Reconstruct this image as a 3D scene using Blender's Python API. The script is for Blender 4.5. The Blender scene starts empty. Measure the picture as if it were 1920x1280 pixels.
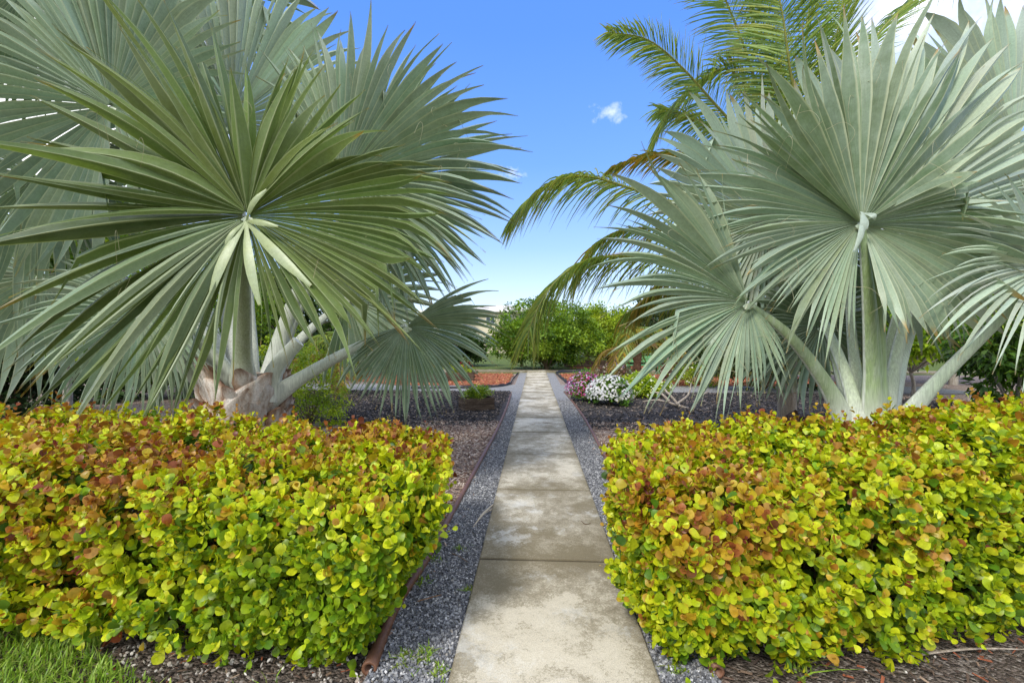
import bpy, math, random
import numpy as np
from mathutils import Vector
rnd = random.Random(7)
R = np.random.RandomState(11)
sc = bpy.context.scene
COL = sc.collection

# ------------------------------------------------------------------ camera
H = 1.6; F = 850.0; YAW = math.atan(43 / 850)
FW = np.array([-math.sin(YAW), math.cos(YAW), 0]); RT = np.array([math.cos(YAW), math.sin(YAW), 0]); UP = np.array([0, 0, 1.])
CAM = np.array([0, 0, H])
def at(px, py, Z):                      # point seen at a photo pixel, Z metres ahead
    return CAM + Z * (FW + (px - 960) / F * RT + (640 - py) / F * UP)
def gr(px, py):                         # ground point under a photo pixel
    p = at(px, py, F * H / (py - 640)); p[2] = 0
    return p
cam = bpy.data.cameras.new('camera'); cam.sensor_width = 36; cam.lens = 36 * F / 1920
cam.clip_end = 2000; cam.clip_start = .05
co = bpy.data.objects.new('camera', cam); COL.objects.link(co)
co.location = CAM; co.rotation_euler = (math.pi / 2, 0, YAW); sc.camera = co

# ------------------------------------------------------------------ helpers
def unit(v, ax=-1):
    v = np.asarray(v, float); return v / (np.linalg.norm(v, axis=ax, keepdims=True) + 1e-12)
class MB:
    def __init__(s): s.v = []; s.f = []; s.c = []; s.u = []; s.n = 0
    def add(s, v, f, c=(1, 1, 1), uv=None):
        v = np.asarray(v, float).reshape(-1, 3); f = np.asarray(f, int)
        c = np.asarray(c, float)
        if c.ndim == 1: c = np.tile(c, (len(v), 1))
        s.v.append(v); s.f.append(f + s.n); s.c.append(c)
        s.u.append(np.zeros((len(v), 2)) if uv is None else np.asarray(uv, float)); s.n += len(v)
    def grid(s, P, c=(1, 1, 1), uv=None, wrap=False):     # P: rows x cols x 3
        P = np.asarray(P, float); r, k = P.shape[:2]
        i = np.arange(r - 1)[:, None]; j = np.arange(k if wrap else k - 1)[None]
        jn = (j + 1) % k
        f = np.stack([i * k + j, i * k + jn, (i + 1) * k + jn, (i + 1) * k + j], -1).reshape(-1, 4)
        c = np.asarray(c, float)
        s.add(P.reshape(-1, 3), f, c.reshape(-1, 3) if c.ndim > 1 else c, None if uv is None else np.asarray(uv).reshape(-1, 2))
    def box(s, c, d, rz=0, col=(1, 1, 1)):
        x, y, z = np.asarray(d) / 2
        v = np.array([[-x, -y, -z], [x, -y, -z], [x, y, -z], [-x, y, -z], [-x, -y, z], [x, -y, z], [x, y, z], [-x, y, z]])
        a, b = math.cos(rz), math.sin(rz)
        v = np.stack([v[:, 0] * a - v[:, 1] * b, v[:, 0] * b + v[:, 1] * a, v[:, 2]], 1) + np.asarray(c)
        s.add(v, [[0, 3, 2, 1], [4, 5, 6, 7], [0, 1, 5, 4], [1, 2, 6, 5], [2, 3, 7, 6], [3, 0, 4, 7]], col)
    def tube(s, pts, rad, n=8, col=(1, 1, 1), flat=1., face=(0, -1, 0), cap=True, rough=0, sub=4):
        P, T = spline(pts, sub); m = len(P)
        r = np.interp(np.linspace(0, 1, m), np.linspace(0, 1, len(rad)), rad)
        a = np.linspace(0, 2 * math.pi, n, endpoint=False)
        S = unit(np.cross(T, np.asarray(face, float))); Nn = unit(np.cross(S, T))
        k = 1 + rough * (R.rand(m, n) - .5)
        Q = P[:, None] + (r[:, None] * k)[..., None] * (np.cos(a)[None, :, None] * S[:, None] + flat * np.sin(a)[None, :, None] * Nn[:, None])
        uv = np.stack(np.meshgrid(np.arange(n) / n, np.linspace(0, 1, m)), -1)
        s.grid(Q, col, uv, wrap=True)
        if cap:
            for e in (0, -1):
                ring = Q[e]; c = ring.mean(0)
                v = np.vstack([ring, c]); f = [[i, (i + 1) % n, n] for i in range(n)]
                s.add(v, f, np.asarray(col)[0] if np.asarray(col).ndim > 1 else col)
    def inst(s, T, faces, M, pos, cols, uv=None):          # instances of one small template baked into the mesh
        m = len(pos); k = len(T)
        v = np.einsum('mij,kj->mki', M, T) + pos[:, None]
        f = np.asarray(faces)[None] + (np.arange(m) * k)[:, None, None]
        c = np.repeat(cols[:, None], k, 1) if cols.ndim == 2 else cols
        u = None if uv is None else np.tile(uv, (m, 1))
        s.add(v.reshape(-1, 3), f.reshape(-1, f.shape[-1]), c.reshape(-1, 3), u)
    def build(s, name, mat, parent=None, smooth=True, origin=None):
        me = bpy.data.meshes.new(name)
        V = np.vstack(s.v); C = np.vstack(s.c); U = np.vstack(s.u)
        loops = np.concatenate([f.ravel() for f in s.f]); cnt = np.concatenate([np.full(len(f), f.shape[1]) for f in s.f])
        o = bpy.data.objects.new(name, me); COL.objects.link(o)
        if parent is not None:
            o.parent = parent
            off = np.array(parent.location) if parent.parent is None else np.array(parent.location) + np.array(parent.parent.location)
            V = V - off
        elif origin is not None:
            o.location = origin; V = V - np.asarray(origin)
        me.vertices.add(len(V)); me.vertices.foreach_set('co', V.ravel())
        me.loops.add(len(loops)); me.loops.foreach_set('vertex_index', loops.astype(np.int32))
        me.polygons.add(len(cnt)); me.polygons.foreach_set('loop_start', (np.cumsum(cnt) - cnt).astype(np.int32))
        me.update(calc_edges=True)
        a = me.color_attributes.new('col', 'FLOAT_COLOR', 'POINT')
        a.data.foreach_set('color', np.hstack([C, np.ones((len(C), 1))]).ravel())
        ul = me.uv_layers.new(name='uv'); ul.data.foreach_set('uv', U[loops].ravel())
        me.polygons.foreach_set('use_smooth', np.full(len(cnt), smooth))
        me.validate(); me.materials.append(mat)
        return o
def spline(pts, sub=4):
    p = np.asarray(pts, float)
    if len(p) == 2: sub = max(sub, 2)
    q = np.vstack([2 * p[0] - p[1], p, 2 * p[-1] - p[-2]]); out = []
    for i in range(1, len(q) - 2):
        for t in np.linspace(0, 1, sub, endpoint=False):
            a, b, c, d = q[i - 1], q[i], q[i + 1], q[i + 2]
            out.append(.5 * (2 * b + (c - a) * t + (2 * a - 5 * b + 4 * c - d) * t * t + (3 * b - a - 3 * c + d) * t ** 3))
    out.append(p[-1]); out = np.array(out)
    return out, unit(np.gradient(out, axis=0))
def tag(o, label=None, cat=None, group=None, kind=None):
    if label: o['label'] = label
    if cat: o['category'] = cat
    if group: o['group'] = group
    if kind: o['kind'] = kind
    return o
def thing(name, loc, label, cat, group=None):
    o = bpy.data.objects.new(name, None); COL.objects.link(o); o.location = loc; o.empty_display_size = .1
    return tag(o, label, cat, group)

# ------------------------------------------------------------------ materials
class NT:
    def __init__(s, m): m.use_nodes = True; s.t = m.node_tree; s.t.nodes.clear()
    def n(s, typ, **kw):
        nd = s.t.nodes.new(typ); ins = kw.pop('ins', {})
        for k, v in kw.items(): setattr(nd, k, v)
        for k, v in ins.items():
            if isinstance(v, bpy.types.NodeSocket): s.t.links.new(v, nd.inputs[k])
            else: nd.inputs[k].default_value = v
        return nd
    def math(s, op, a, b=0., clamp=False):
        return s.n('ShaderNodeMath', operation=op, use_clamp=clamp, ins={0: a, 1: b}).outputs[0]
    def mix(s, f, a, b, mode='MIX'):
        nd = s.n('ShaderNodeMix', data_type='RGBA', blend_type=mode)
        for i, v in ((0, f), (6, a), (7, b)):
            if isinstance(v, bpy.types.NodeSocket): s.t.links.new(v, nd.inputs[i])
            else: nd.inputs[i].default_value = v if i == 0 else (*v, 1) if len(v) == 3 else v
        return nd.outputs[2]
    def ramp(s, f, pts):
        nd = s.n('ShaderNodeValToRGB', ins={0: f}); e = nd.color_ramp.elements
        while len(e) < len(pts): e.new(.5)
        for x, (p, c) in zip(e, pts): x.position = p; x.color = (*c, 1) if not isinstance(c, (int, float)) else (c, c, c, 1)
        return nd.outputs[0]
    def noise(s, vec, scale, det=4, rough=.55, out=0):
        i = {'Scale': scale, 'Detail': det, 'Roughness': rough}
        if vec is not None: i['Vector'] = vec
        return s.n('ShaderNodeTexNoise', ins=i).outputs[out]
    def pos(s): return s.n('ShaderNodeNewGeometry').outputs['Position']
    def attr(s): return s.n('ShaderNodeAttribute', attribute_name='col').outputs['Color']
    def out(s, sh, disp=None):
        o = s.n('ShaderNodeOutputMaterial', ins={0: sh})
    def bsdf(s, col, rough=.6, spec=.4, h=None, hs=.3, hd=.01, **kw):
        i = {'Base Color': col, 'Roughness': rough, 'Specular IOR Level': spec}
        if not isinstance(col, bpy.types.NodeSocket): i['Base Color'] = (*col, 1)
        i.update(kw)
        if h is not None: i['Normal'] = s.n('ShaderNodeBump', ins={'Strength': hs, 'Distance': hd, 'Height': h}).outputs[0]
        return s.n('ShaderNodeBsdfPrincipled', ins=i).outputs[0]
def new(name): m = bpy.data.materials.new(name); return m, NT(m)

def leaf_mat(name, trans=.3, rough=.45, spec=.35, var=.25, tcol=(1.3, 1.25, .5), scale=25):
    m, t = new(name); c = t.attr()
    nz = t.noise(t.pos(), scale, 3)
    c2 = t.mix(1., c, t.ramp(nz, [(.3, 1 - var), (.7, 1 + var)]), 'MULTIPLY')
    b = t.bsdf(c2, rough, spec)
    tc = t.mix(1., c2, tcol, 'MULTIPLY')
    tr = t.n('ShaderNodeBsdfTranslucent', ins={0: tc}).outputs[0]
    t.out(t.n('ShaderNodeMixShader', ins={0: trans, 1: b, 2: tr}).outputs[0]); return m
def fan_mat(name, bl=.38, trn=.22):
    m, t = new(name); c = t.attr()
    uv = t.n('ShaderNodeUVMap', uv_map='uv').outputs[0]
    sep = t.n('ShaderNodeSeparateXYZ', ins={0: uv}); u, v = sep.outputs[0], sep.outputs[1]
    # waxy bloom, patchy along the blade
    p = t.pos()
    bloom = t.ramp(t.noise(p, 5, 5, .65), [(.38, 0.), (.68, 1.)])
    st = t.n('ShaderNodeMapping', ins={0: uv, 'Scale': (9, .8, 1)}).outputs[0]
    streak = t.noise(st, 6, 3, .6)
    c = t.mix(t.math('MULTIPLY', bloom, bl), c, (.36, .45, .37))
    c = t.mix(1., c, t.ramp(streak, [(.3, .78), (.7, 1.2)]), 'MULTIPLY')
    blot = t.ramp(t.noise(p, 38, 4, .7), [(.3, .85), (.75, 1.12)])
    c = t.mix(1., c, blot, 'MULTIPLY')
    fu = t.math('FRACT', u)                            # 0 = fold, toward 1 = edge
    vein = t.ramp(fu, [(0., 1.), (.07, .75), (.14, 0.)])
    edge = t.ramp(fu, [(.90, 0.), (.985, .8)])
    vv = t.math('MULTIPLY', t.math('MAXIMUM', vein, edge), .55)
    c = t.mix(vv, c, (.54, .57, .36))
    wn = t.n('ShaderNodeTexWhiteNoise', noise_dimensions='1D', ins={'W': t.math('FLOOR', u)}).outputs['Value']
    v = t.math('ADD', v, t.math('SUBTRACT', t.math('MULTIPLY', t.math('POWER', wn, 4.), .10), .03))
    tip = t.ramp(t.math('ADD', v, t.math('MULTIPLY', t.math('SUBTRACT', streak, .5), .12)), [(.925, 0.), (.975, .8), (1., 1.)])
    c = t.mix(tip, c, (.36, .24, .07))
    b = t.bsdf(c, .36, .5, h=streak, hs=.25, hd=.004)
    tr = t.n('ShaderNodeBsdfTranslucent', ins={0: t.mix(1., c, (1.25, 1.3, .55), 'MULTIPLY')}).outputs[0]
    t.out(t.n('ShaderNodeMixShader', ins={0: trn, 1: b, 2: tr}).outputs[0]); return m
def stalk_mat(name):
    m, t = new(name); c = t.attr(); p = t.pos()
    mp = t.n('ShaderNodeMapping', ins={0: p, 'Scale': (1, 1, .18)}).outputs[0]
    n1 = t.noise(mp, 14, 5, .65); n2 = t.noise(p, 60, 4, .7)
    us = t.n('ShaderNodeSeparateXYZ', ins={0: t.n('ShaderNodeUVMap', uv_map='uv').outputs[0]}); ed = t.math('ABSOLUTE', t.math('SINE', t.math('MULTIPLY', us.outputs[0], math.pi * 2)))   # 0 on the two margins
    c = t.mix(t.ramp(n1, [(.45, 0.), (.68, .45)]), c, (.48, .52, .44))
    c = t.mix(t.ramp(t.math('ADD', ed, t.math('MULTIPLY', t.math('SUBTRACT', n1, .5), .5)), [(.18, .85), (.42, 0.)]), c, (.62, .66, .58))
    c = t.mix(t.ramp(t.math('ADD', us.outputs[1], t.math('MULTIPLY', n1, .25)), [(.18, .6), (.40, 0.)]), c, (.60, .61, .57))
    st2 = t.noise(t.n('ShaderNodeMapping', ins={0: p, 'Scale': (1, 1, .06)}).outputs[0], 75, 3, .6); c = t.mix(1., c, t.ramp(st2, [(.3, .72), (.7, 1.18)]), 'MULTIPLY')
    c = t.mix(t.ramp(n2, [(.60, 0.), (.78, .6)]), c, (.22, .15, .09))
    t.out(t.bsdf(c, .5, .35, h=n1, hs=.3, hd=.01)); return m
def bark_mat(name, a, b, cc, scale=18, stretch=(1, 1, .25)):
    m, t = new(name); p = t.pos()
    mp = t.n('ShaderNodeMapping', ins={0: p, 'Scale': stretch}).outputs[0]
    n1 = t.noise(mp, scale, 6, .7); n2 = t.noise(p, scale * 4, 4, .7)
    c = t.ramp(n1, [(.3, a), (.5, b), (.68, cc)])
    c = t.mix(1., c, t.attr(), 'MULTIPLY')
    c = t.mix(1., c, t.ramp(n2, [(.3, .7), (.7, 1.2)]), 'MULTIPLY')
    t.out(t.bsdf(c, .85, .2, h=n1, hs=.7, hd=.03)); return m
def attr_mat(name, rough=.7, spec=.3, var=.3, scale=40, bump=.3, hd=.01):
    m, t = new(name); p = t.pos(); n1 = t.noise(p, scale, 5, .65)
    c = t.mix(1., t.attr(), t.ramp(n1, [(.3, 1 - var), (.7, 1 + var)]), 'MULTIPLY')
    t.out(t.bsdf(c, rough, spec, h=n1, hs=bump, hd=hd)); return m
def bits_mat(name, cols, scale, stretch=1., patch=.5, pc=(.2, .15, .1), rough=.9, hd=.02):
    """loose fragments: voronoi cells each with a colour of its own"""
    m, t = new(name); p = t.pos()
    d = t.n('ShaderNodeVectorMath', operation='ADD', ins={0: p, 1: t.n('ShaderNodeVectorMath', operation='SCALE', ins={0: t.noise(p, scale * .5, 3, .6, 1), 'Scale': 1.2 / scale}).outputs[0]}).outputs[0]
    vo = t.n('ShaderNodeTexVoronoi', feature='F1', ins={'Vector': d, 'Scale': scale, 'Randomness': 1.})
    sp = t.n('ShaderNodeSeparateColor', ins={0: vo.outputs['Color']}).outputs[0]
    k = len(cols) - 1
    c = t.ramp(sp, [(i / k, x) for i, x in enumerate(cols)])
    gap = t.ramp(vo.outputs['Distance'], [(.0, 1.), (.55, .8), (.85, .3)])
    c = t.mix(t.math('MULTIPLY', t.ramp(t.noise(p, 1.3, 6, .7), [(.5, 0.), (.7, 1.)]), patch), c, pc)
    h = t.math('ADD', t.math('MULTIPLY', vo.outputs['Distance'], -1.), sp)
    t.out(t.bsdf(c, rough, .2, h=h, hs=.9, hd=hd)); return m

M = {}
M['fan'] = fan_mat('palm_blade', .32, .15); M['fan_green'] = fan_mat('green_palm_blade', .12, .3); M['stalk'] = stalk_mat('palm_stalk')
M['hedge'] = leaf_mat('hedge_leaf', .32, .36, .28, .16, (1.3, 1.2, .4), 60)
M['leaf'] = leaf_mat('shrub_leaf', .3, .5, .35, .2)
M['coco'] = leaf_mat('feather_leaf', .38, .42, .4, .2)
M['petal'] = leaf_mat('petal', .25, .6, .2, .08, (1, 1, 1))
M['grass'] = leaf_mat('grass_blade', .35, .45, .3, .15)
M['boot'] = bark_mat('leaf_base', (.30, .18, .11), (.58, .51, .44), (.76, .73, .69), 13, (1, 1, .22))
M['bark'] = bark_mat('brown_bark', (.07, .04, .028), (.17, .10, .065), (.30, .21, .15), 16, (.6, .6, 1.4))
M['pale_bark'] = bark_mat('pale_bark', (.22, .19, .16), (.36, .32, .27), (.48, .45, .40), 20)
M['twig'] = bark_mat('twig_bark', (.08, .055, .035), (.16, .11, .07), (.26, .2, .14), 30)
M['wood'] = bark_mat('old_timber', (.045, .03, .022), (.11, .078, .055), (.22, .165, .12), 14, (.25, .25, 1.5))
M['bits'] = attr_mat('loose_bits', .9, .15, .25, 60, .4)
M['paint'] = attr_mat('weathered_paint', .5, .4, .15, 12, .15)
M['plastic'] = attr_mat('edging_plastic', .5, .35, .28, 22, .15, .004)
M['wall'] = attr_mat('render_wall', .85, .2, .06, 3, .1)
M['black'] = attr_mat('black_edging', .6, .3, .3, 30, .2)

def concrete():
    m, t = new('concrete'); p = t.pos()
    warp = t.n('ShaderNodeVectorMath', operation='ADD', ins={0: p, 1: t.n('ShaderNodeVectorMath', operation='SCALE', ins={0: t.noise(p, 5, 6, .75, 1), 'Scale': .28}).outputs[0]}).outputs[0]
    big = t.noise(warp, 1.6, 10, .72); mid = t.noise(warp, 9, 8, .75); fine = t.noise(p, 210, 3, .8); spk = t.noise(p, 85, 5, .8)
    sep = t.n('ShaderNodeSeparateXYZ', ins={0: p})
    c = t.ramp(spk, [(.28, (.45, .395, .29)), (.5, (.61, .555, .435)), (.72, (.70, .655, .545))])
    # algae and dirt: ragged blotches, heavier along the slab edges and joints
    jy = t.math('MULTIPLY', t.math('ABSOLUTE', t.math('SUBTRACT', t.math('FRACT', t.math('DIVIDE', t.math('SUBTRACT', sep.outputs[1], JOINT0), JSP)), .5)), 2.)
    ex = t.math('MULTIPLY', t.math('ABSOLUTE', t.math('SUBTRACT', sep.outputs[0], .09)), 2.04)
    e = t.math('MAXIMUM', t.math('POWER', jy, 6.), t.math('POWER', ex, 7.))
    far = t.ramp(t.math('DIVIDE', sep.outputs[1], 10.), [(.24, .0), (.28, .045), (.34, .12), (.44, .09), (.6, .045), (1., .03)])   # the worst stained slab is the second one
    s = t.math('ADD', t.math('ADD', big, t.math('MULTIPLY', e, .13)), t.math('ADD', t.math('MULTIPLY', t.math('SUBTRACT', mid, .5), .42), far))
    g = t.math('MULTIPLY', t.math('SUBTRACT', spk, .5), .7)
    st = t.ramp(t.math('ADD', s, g), [(.49, 0.), (.55, .5), (.70, .88)])
    c = t.mix(st, c, (.17, .138, .075))
    c = t.mix(t.ramp(t.math('ADD', t.math('MULTIPLY', spk, .3), t.noise(warp, 2.6, 8, .7)), [(.70, 0.), (.80, .55)]), c, (.70, .69, .64))
    c = t.mix(t.ramp(jy, [(.972, 0.), (.99, .75)]), c, (.06, .05, .035))
    pit = t.ramp(t.noise(p, 34, 6, .8), [(.66, 0.), (.74, .8)])
    c = t.mix(pit, c, (.11, .09, .06))
    c = t.mix(1., c, t.ramp(fine, [(.3, .7), (.7, 1.22)]), 'MULTIPLY')
    t.out(t.bsdf(c, .88, .2, h=t.math('ADD', fine, spk), hs=.5, hd=.006)); return m
JSP = 850 * 1.6 * .00113; JOINT0 = 850 * 1.6 / (1055 - 639)
M['concrete'] = concrete()
M['chips'] = bits_mat('brown_chips', [(.14, .095, .075), (.33, .245, .195), (.44, .35, .295), (.22, .155, .12), (.52, .44, .375)], 42, patch=.5, pc=(.20, .155, .125))
M['blackmulch'] = bits_mat('black_mulch', [(.030, .028, .029), (.062, .057, .057), (.105, .097, .095), (.045, .041, .041), (.19, .16, .14)], 40, patch=.35, pc=(.09, .075, .065))
M['redmulch'] = bits_mat('red_mulch', [(.24, .075, .04), (.40, .13, .07), (.30, .095, .05), (.50, .21, .12)], 36, patch=.5, pc=(.30, .21, .08))
M['gravel'] = bits_mat('grey_gravel', [(.16, .156, .156), (.29, .288, .285), (.40, .40, .395), (.21, .206, .204), (.50, .50, .49)], 75, patch=.3, pc=(.19, .165, .14), hd=.012)
M['soil'] = bits_mat('soil', [(.045, .035, .028), (.09, .07, .055), (.14, .11, .09), (.26, .23, .20)], 60, patch=.6, pc=(.17, .14, .115))
M['lawn'] = bits_mat('far_lawn', [(.06, .10, .02), (.10, .15, .03), (.14, .17, .05)], 14, patch=.5, pc=(.17, .14, .06))

# ------------------------------------------------------------------ sky and light
w = bpy.data.worlds.new('World'); sc.world = w; w.use_nodes = True
t = NT(w)
SUN_EL, SUN_AZ = math.radians(44), math.radians(208)     # azimuth clockwise from +Y: behind the camera, a little left
sky = t.n('ShaderNodeTexSky', sky_type='NISHITA', sun_disc=False, sun_elevation=SUN_EL, sun_rotation=SUN_AZ, air_density=1.0, dust_density=.6, ozone_density=2.2)
gen = t.n('ShaderNodeTexCoord').outputs['Generated']
sepd = t.n('ShaderNodeSeparateXYZ', ins={0: gen}).outputs[2]
blue = t.ramp(sepd, [(0., (2.7, 3.15, 3.75)), (.06, (2.35, 2.85, 3.7)), (.2, (1.15, 1.95, 3.75)), (.36, (.52, 1.35, 3.8)), (.56, (.33, 1.08, 3.7)), (1., (.3, .95, 3.3))])
skc = t.mix(.78, sky.outputs[0], blue)
cl = None
for (px, py, rad, sc_, lo, hi, amt) in ((1780, -30, .27, 4.5, .44, .66, .95), (1140, 212, .06, 40, .56, .86, .5), (958, 326, .045, 45, .54, .84, .55), (-60, 120, .42, 3, .36, .52, 1.), (1900, 470, .22, 4, .35, .5, 1.), (820, 240, .02, 12, .4, .6, .3)):
    d = unit(at(px, py, 10) - CAM)
    dot = t.n('ShaderNodeVectorMath', operation='DISTANCE', ins={0: t.n('ShaderNodeVectorMath', operation='MULTIPLY', ins={0: gen, 1: (1, 1, 1.5)}).outputs[0], 1: d * np.array([1, 1, 1.5])}).outputs['Value']
    fall = t.math('SUBTRACT', 1., t.math('DIVIDE', dot, rad), True)
    nz = t.noise(gen, sc_, 7, .6)
    k = t.math('MULTIPLY', t.ramp(t.math('ADD', t.math('MULTIPLY', nz, .7), t.math('MULTIPLY', fall, .38)), [(lo, 0.), (hi, amt)]), t.ramp(fall, [(0., 0.), (.35, 1.)]))
    cl = k if cl is None else t.math('MAXIMUM', cl, k)
over = t.math('MULTIPLY', t.ramp(t.noise(gen, 2.2, 5, .6), [(.36, .25), (.55, 1.)]), t.math('MAXIMUM', t.ramp(sepd, [(.72, 0.), (.84, .9)]), t.ramp(t.math('MULTIPLY', t.n('ShaderNodeSeparateXYZ', ins={0: gen}).outputs[1], -1.), [(.05, 0.), (.3, .9)])))   # broken white cloud added overhead and behind the camera, unseen, to whiten ambient light
full = t.mix(t.math('MAXIMUM', cl, over), skc, (5.6, 5.7, 5.8))
bg = t.n('ShaderNodeBackground', ins={0: full, 1: .15}).outputs[0]
t.n('ShaderNodeOutputWorld', ins={0: bg})
sl = bpy.data.lights.new('sun', 'SUN'); sl.energy = 1.5; sl.angle = math.radians(12); sl.color = (1, .95, .87)
so = bpy.data.objects.new('sun', sl); COL.objects.link(so)
sd = Vector((math.sin(SUN_AZ) * math.cos(SUN_EL), math.cos(SUN_AZ) * math.cos(SUN_EL), math.sin(SUN_EL)))
so.rotation_euler = sd.to_track_quat('Z', 'Y').to_euler(); so.location = sd * 50
sc.view_settings.view_transform = 'Standard'; sc.view_settings.look = 'None'; sc.view_settings.gamma = 1
sc.view_settings.exposure = 1.1
sc.cycles.max_bounces = 6; sc.cycles.transmission_bounces = 4; sc.cycles.diffuse_bounces = 4
try: sc.cycles.use_denoising = True
except Exception: pass

# ------------------------------------------------------------------ ground
def sheet(name, poly, z, mat):
    b = MB(); v = np.array([[x, y, z] for x, y in poly]); b.add(v, [list(range(len(v)))])
    return tag(b.build(name, mat, smooth=False), kind='structure')
def wavy(poly, step=.5, amp=.05, seed=1):
    r = np.random.RandomState(seed); out = []
    n = len(poly)
    for i in range(n):
        a = np.array(poly[i]); c = np.array(poly[(i + 1) % n]); L = np.linalg.norm(c - a); k = max(1, int(L / step))
        for j in range(k):
            q = a + (c - a) * j / k + r.randn(2) * amp * (j > 0); out.append((q[0], q[1]))
    return out
sheet('ground', [(-400, -60), (400, -60), (400, 600), (-400, 600)], -.035, M['lawn'])
sheet('mulched_ground', wavy([(-26, -2), (26, -2), (26, 22.9), (-26, 22.9)], 1, .1), -.024, M['chips'])
sheet('gravel_strip', [(-14, 14.6), (14, 14.6), (14, 16.9), (-14, 16.9)], -.012, M['gravel'])
PL = [gr(x, y) for x, y in ((690, 1262), (745, 1140), (802, 1050), (850, 960), (900, 868), (930, 812), (950, 765), (958, 740))]
PR = [gr(x, y) for x, y in ((1345, 1268), (1262, 1110), (1196, 985), (1150, 890), (1112, 815), (1092, 780), (1072, 752), (1058, 735))]
PL = [np.array([-.86, 1.4, 0])] + PL; PR = [np.array([.93, 1.4, 0])] + PR
PLs, _ = spline(PL); PRs, _ = spline(PR)
sheet('gravel_path_border', [(p[0], p[1]) for p in PLs] + [(-.78, 23.2), (-.3, 23.2), (-.3, 1.4)], .002, M['gravel'])
sheet('gravel_path_border', [(p[0], p[1]) for p in PRs] + [(1.0, 23.2), (.5, 23.2), (.5, 1.4)], .002, M['gravel'])
blk_l = wavy([(-.62, 8.6), (-.78, 14.5), (-8.5, 14.7), (-7.5, 12), (-5, 9.2), (-3, 8.3)], .4, .05, 3)
blk_r = wavy([(.95, 8.5), (.98, 14.3), (9.5, 14.5), (12.5, 10.5), (11, 7.6), (7, 6.2), (3.5, 7.5)], .4, .06, 4)
sheet('black_mulch_bed', blk_l, -.008, M['blackmulch'])
sheet('black_mulch_bed', blk_r, -.008, M['blackmulch'])
red_l = wavy([(-.98, 16.8), (-1.05, 22.6), (-10.4, 22.6), (-7.8, 18.6), (-5, 16.4), (-2.5, 16.5)], .5, .04, 5)
red_r = wavy([(1.65, 16.7), (1.25, 19), (1.2, 22.6), (12, 22.6), (12, 16.8)], .5, .04, 6)
sheet('red_mulch_bed', red_l, -.004, M['redmulch']); sheet('red_mulch_bed', red_r, -.004, M['redmulch'])
sheet('red_mulch_bed', wavy([(2, 27.2), (14, 27.2), (14, 32), (3, 32)], .5, .06, 8), -.016, M['redmulch'])
sheet('garden_soil', wavy([(-6, .6), (-.86, .6), (-.84, 2.9), (-6, 2.9)], .3, .04, 9), -.018, M['soil'])
sheet('garden_soil', wavy([(.9, .6), (6, .6), (6, 3.1), (.88, 3.1)], .3, .04, 10), -.018, M['soil'])
# concrete path: cast slabs with open joints
b = MB(); y = JOINT0 - 3 * JSP
while y < 23.2:
    x0, x1, y0, y1, zt, bv = -.402, .582, y + .009, y + JSP - .009, .03 + rnd.uniform(-.003, .003), .008
    dz = rnd.uniform(-.002, .002)
    ys = np.linspace(y0, y1, 10); xs = np.linspace(x0, x1, 8)
    top = np.array([[[x + (.004 * rnd.random() * (1 if x == x0 else -1 if x == x1 else 0)), yy, zt + dz * (yy - y0)] for x in np.clip(xs, x0 + bv, x1 - bv)] for yy in np.clip(ys, y0 + bv, y1 - bv)])
    b.grid(top)
    ring = [*top[0], *top[1:-1, -1], *top[-1][::-1], *top[1:-1, 0][::-1]]
    ring = np.array(ring); c = ring.mean(0)
    o1 = ring.copy(); o1[:, 0] = np.where(o1[:, 0] < x0 + bv + .006, o1[:, 0] - bv, np.where(o1[:, 0] > x1 - bv - .006, o1[:, 0] + bv, o1[:, 0]))
    o1[:, 1] = np.where(o1[:, 1] < y0 + bv + 1e-4, y0, np.where(o1[:, 1] > y1 - bv - 1e-4, y1, o1[:, 1])); o1[:, 2] -= bv
    o2 = o1.copy(); o2[:, 2] = -.05
    b.grid(np.stack([ring, o1, o2]), wrap=True)
    y += JSP
pth = tag(b.build('concrete_path', M['concrete']), kind='structure')
for p in pth.data.polygons: p.use_smooth = False
b = MB(); b.box((0, 24.55, -.01), (60, 1.5, .08)); tag(b.build('cross_path', M['concrete'], smooth=False), kind='structure')
b = MB(); b.box((0.09, 1.0, -.03), (.95, 50, .03), col=(.022, .019, .015))
jd = tag(b.build('joint_dirt', M['bits'], smooth=False), kind='structure'); jd.location.y = -2.6

def inside(poly, x, y):
    poly = np.asarray(poly); n = len(poly); r = np.zeros(len(x), bool); j = n - 1
    for i in range(n):
        xi, yi = poly[i]; xj, yj = poly[j]
        cnd = ((yi > y) != (yj > y)) & (x < (xj - xi) * (y - yi) / (yj - yi + 1e-12) + xi); r ^= cnd; j = i
    return r
def rotm(yaw, pitch, roll):
    cy, sy, cp, sp, cr, sr = np.cos(yaw), np.sin(yaw), np.cos(pitch), np.sin(pitch), np.cos(roll), np.sin(roll)
    z = np.zeros_like(cy); o = np.ones_like(cy)
    A = np.stack([np.stack([cy, -sy, z], -1), np.stack([sy, cy, z], -1), np.stack([z, z, o], -1)], -2)
    B = np.stack([np.stack([cp, z, sp], -1), np.stack([z, o, z], -1), np.stack([-sp, z, cp], -1)], -2)
    C = np.stack([np.stack([o, z, z], -1), np.stack([z, cr, -sr], -1), np.stack([z, sr, cr], -1)], -2)
    return A @ B @ C
BOXV = np.array([[-1, -.7, -1], [1, -1, -1], [1, 1, -1], [-1, .8, -1], [-1, -.7, 1], [.9, -1, 1], [1.05, .9, .8], [-.9, .8, 1]]) * .5
BOXF = [[0, 3, 2, 1], [4, 5, 6, 7], [0, 1, 5, 4], [1, 2, 6, 5], [2, 3, 7, 6], [3, 0, 4, 7]]
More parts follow.
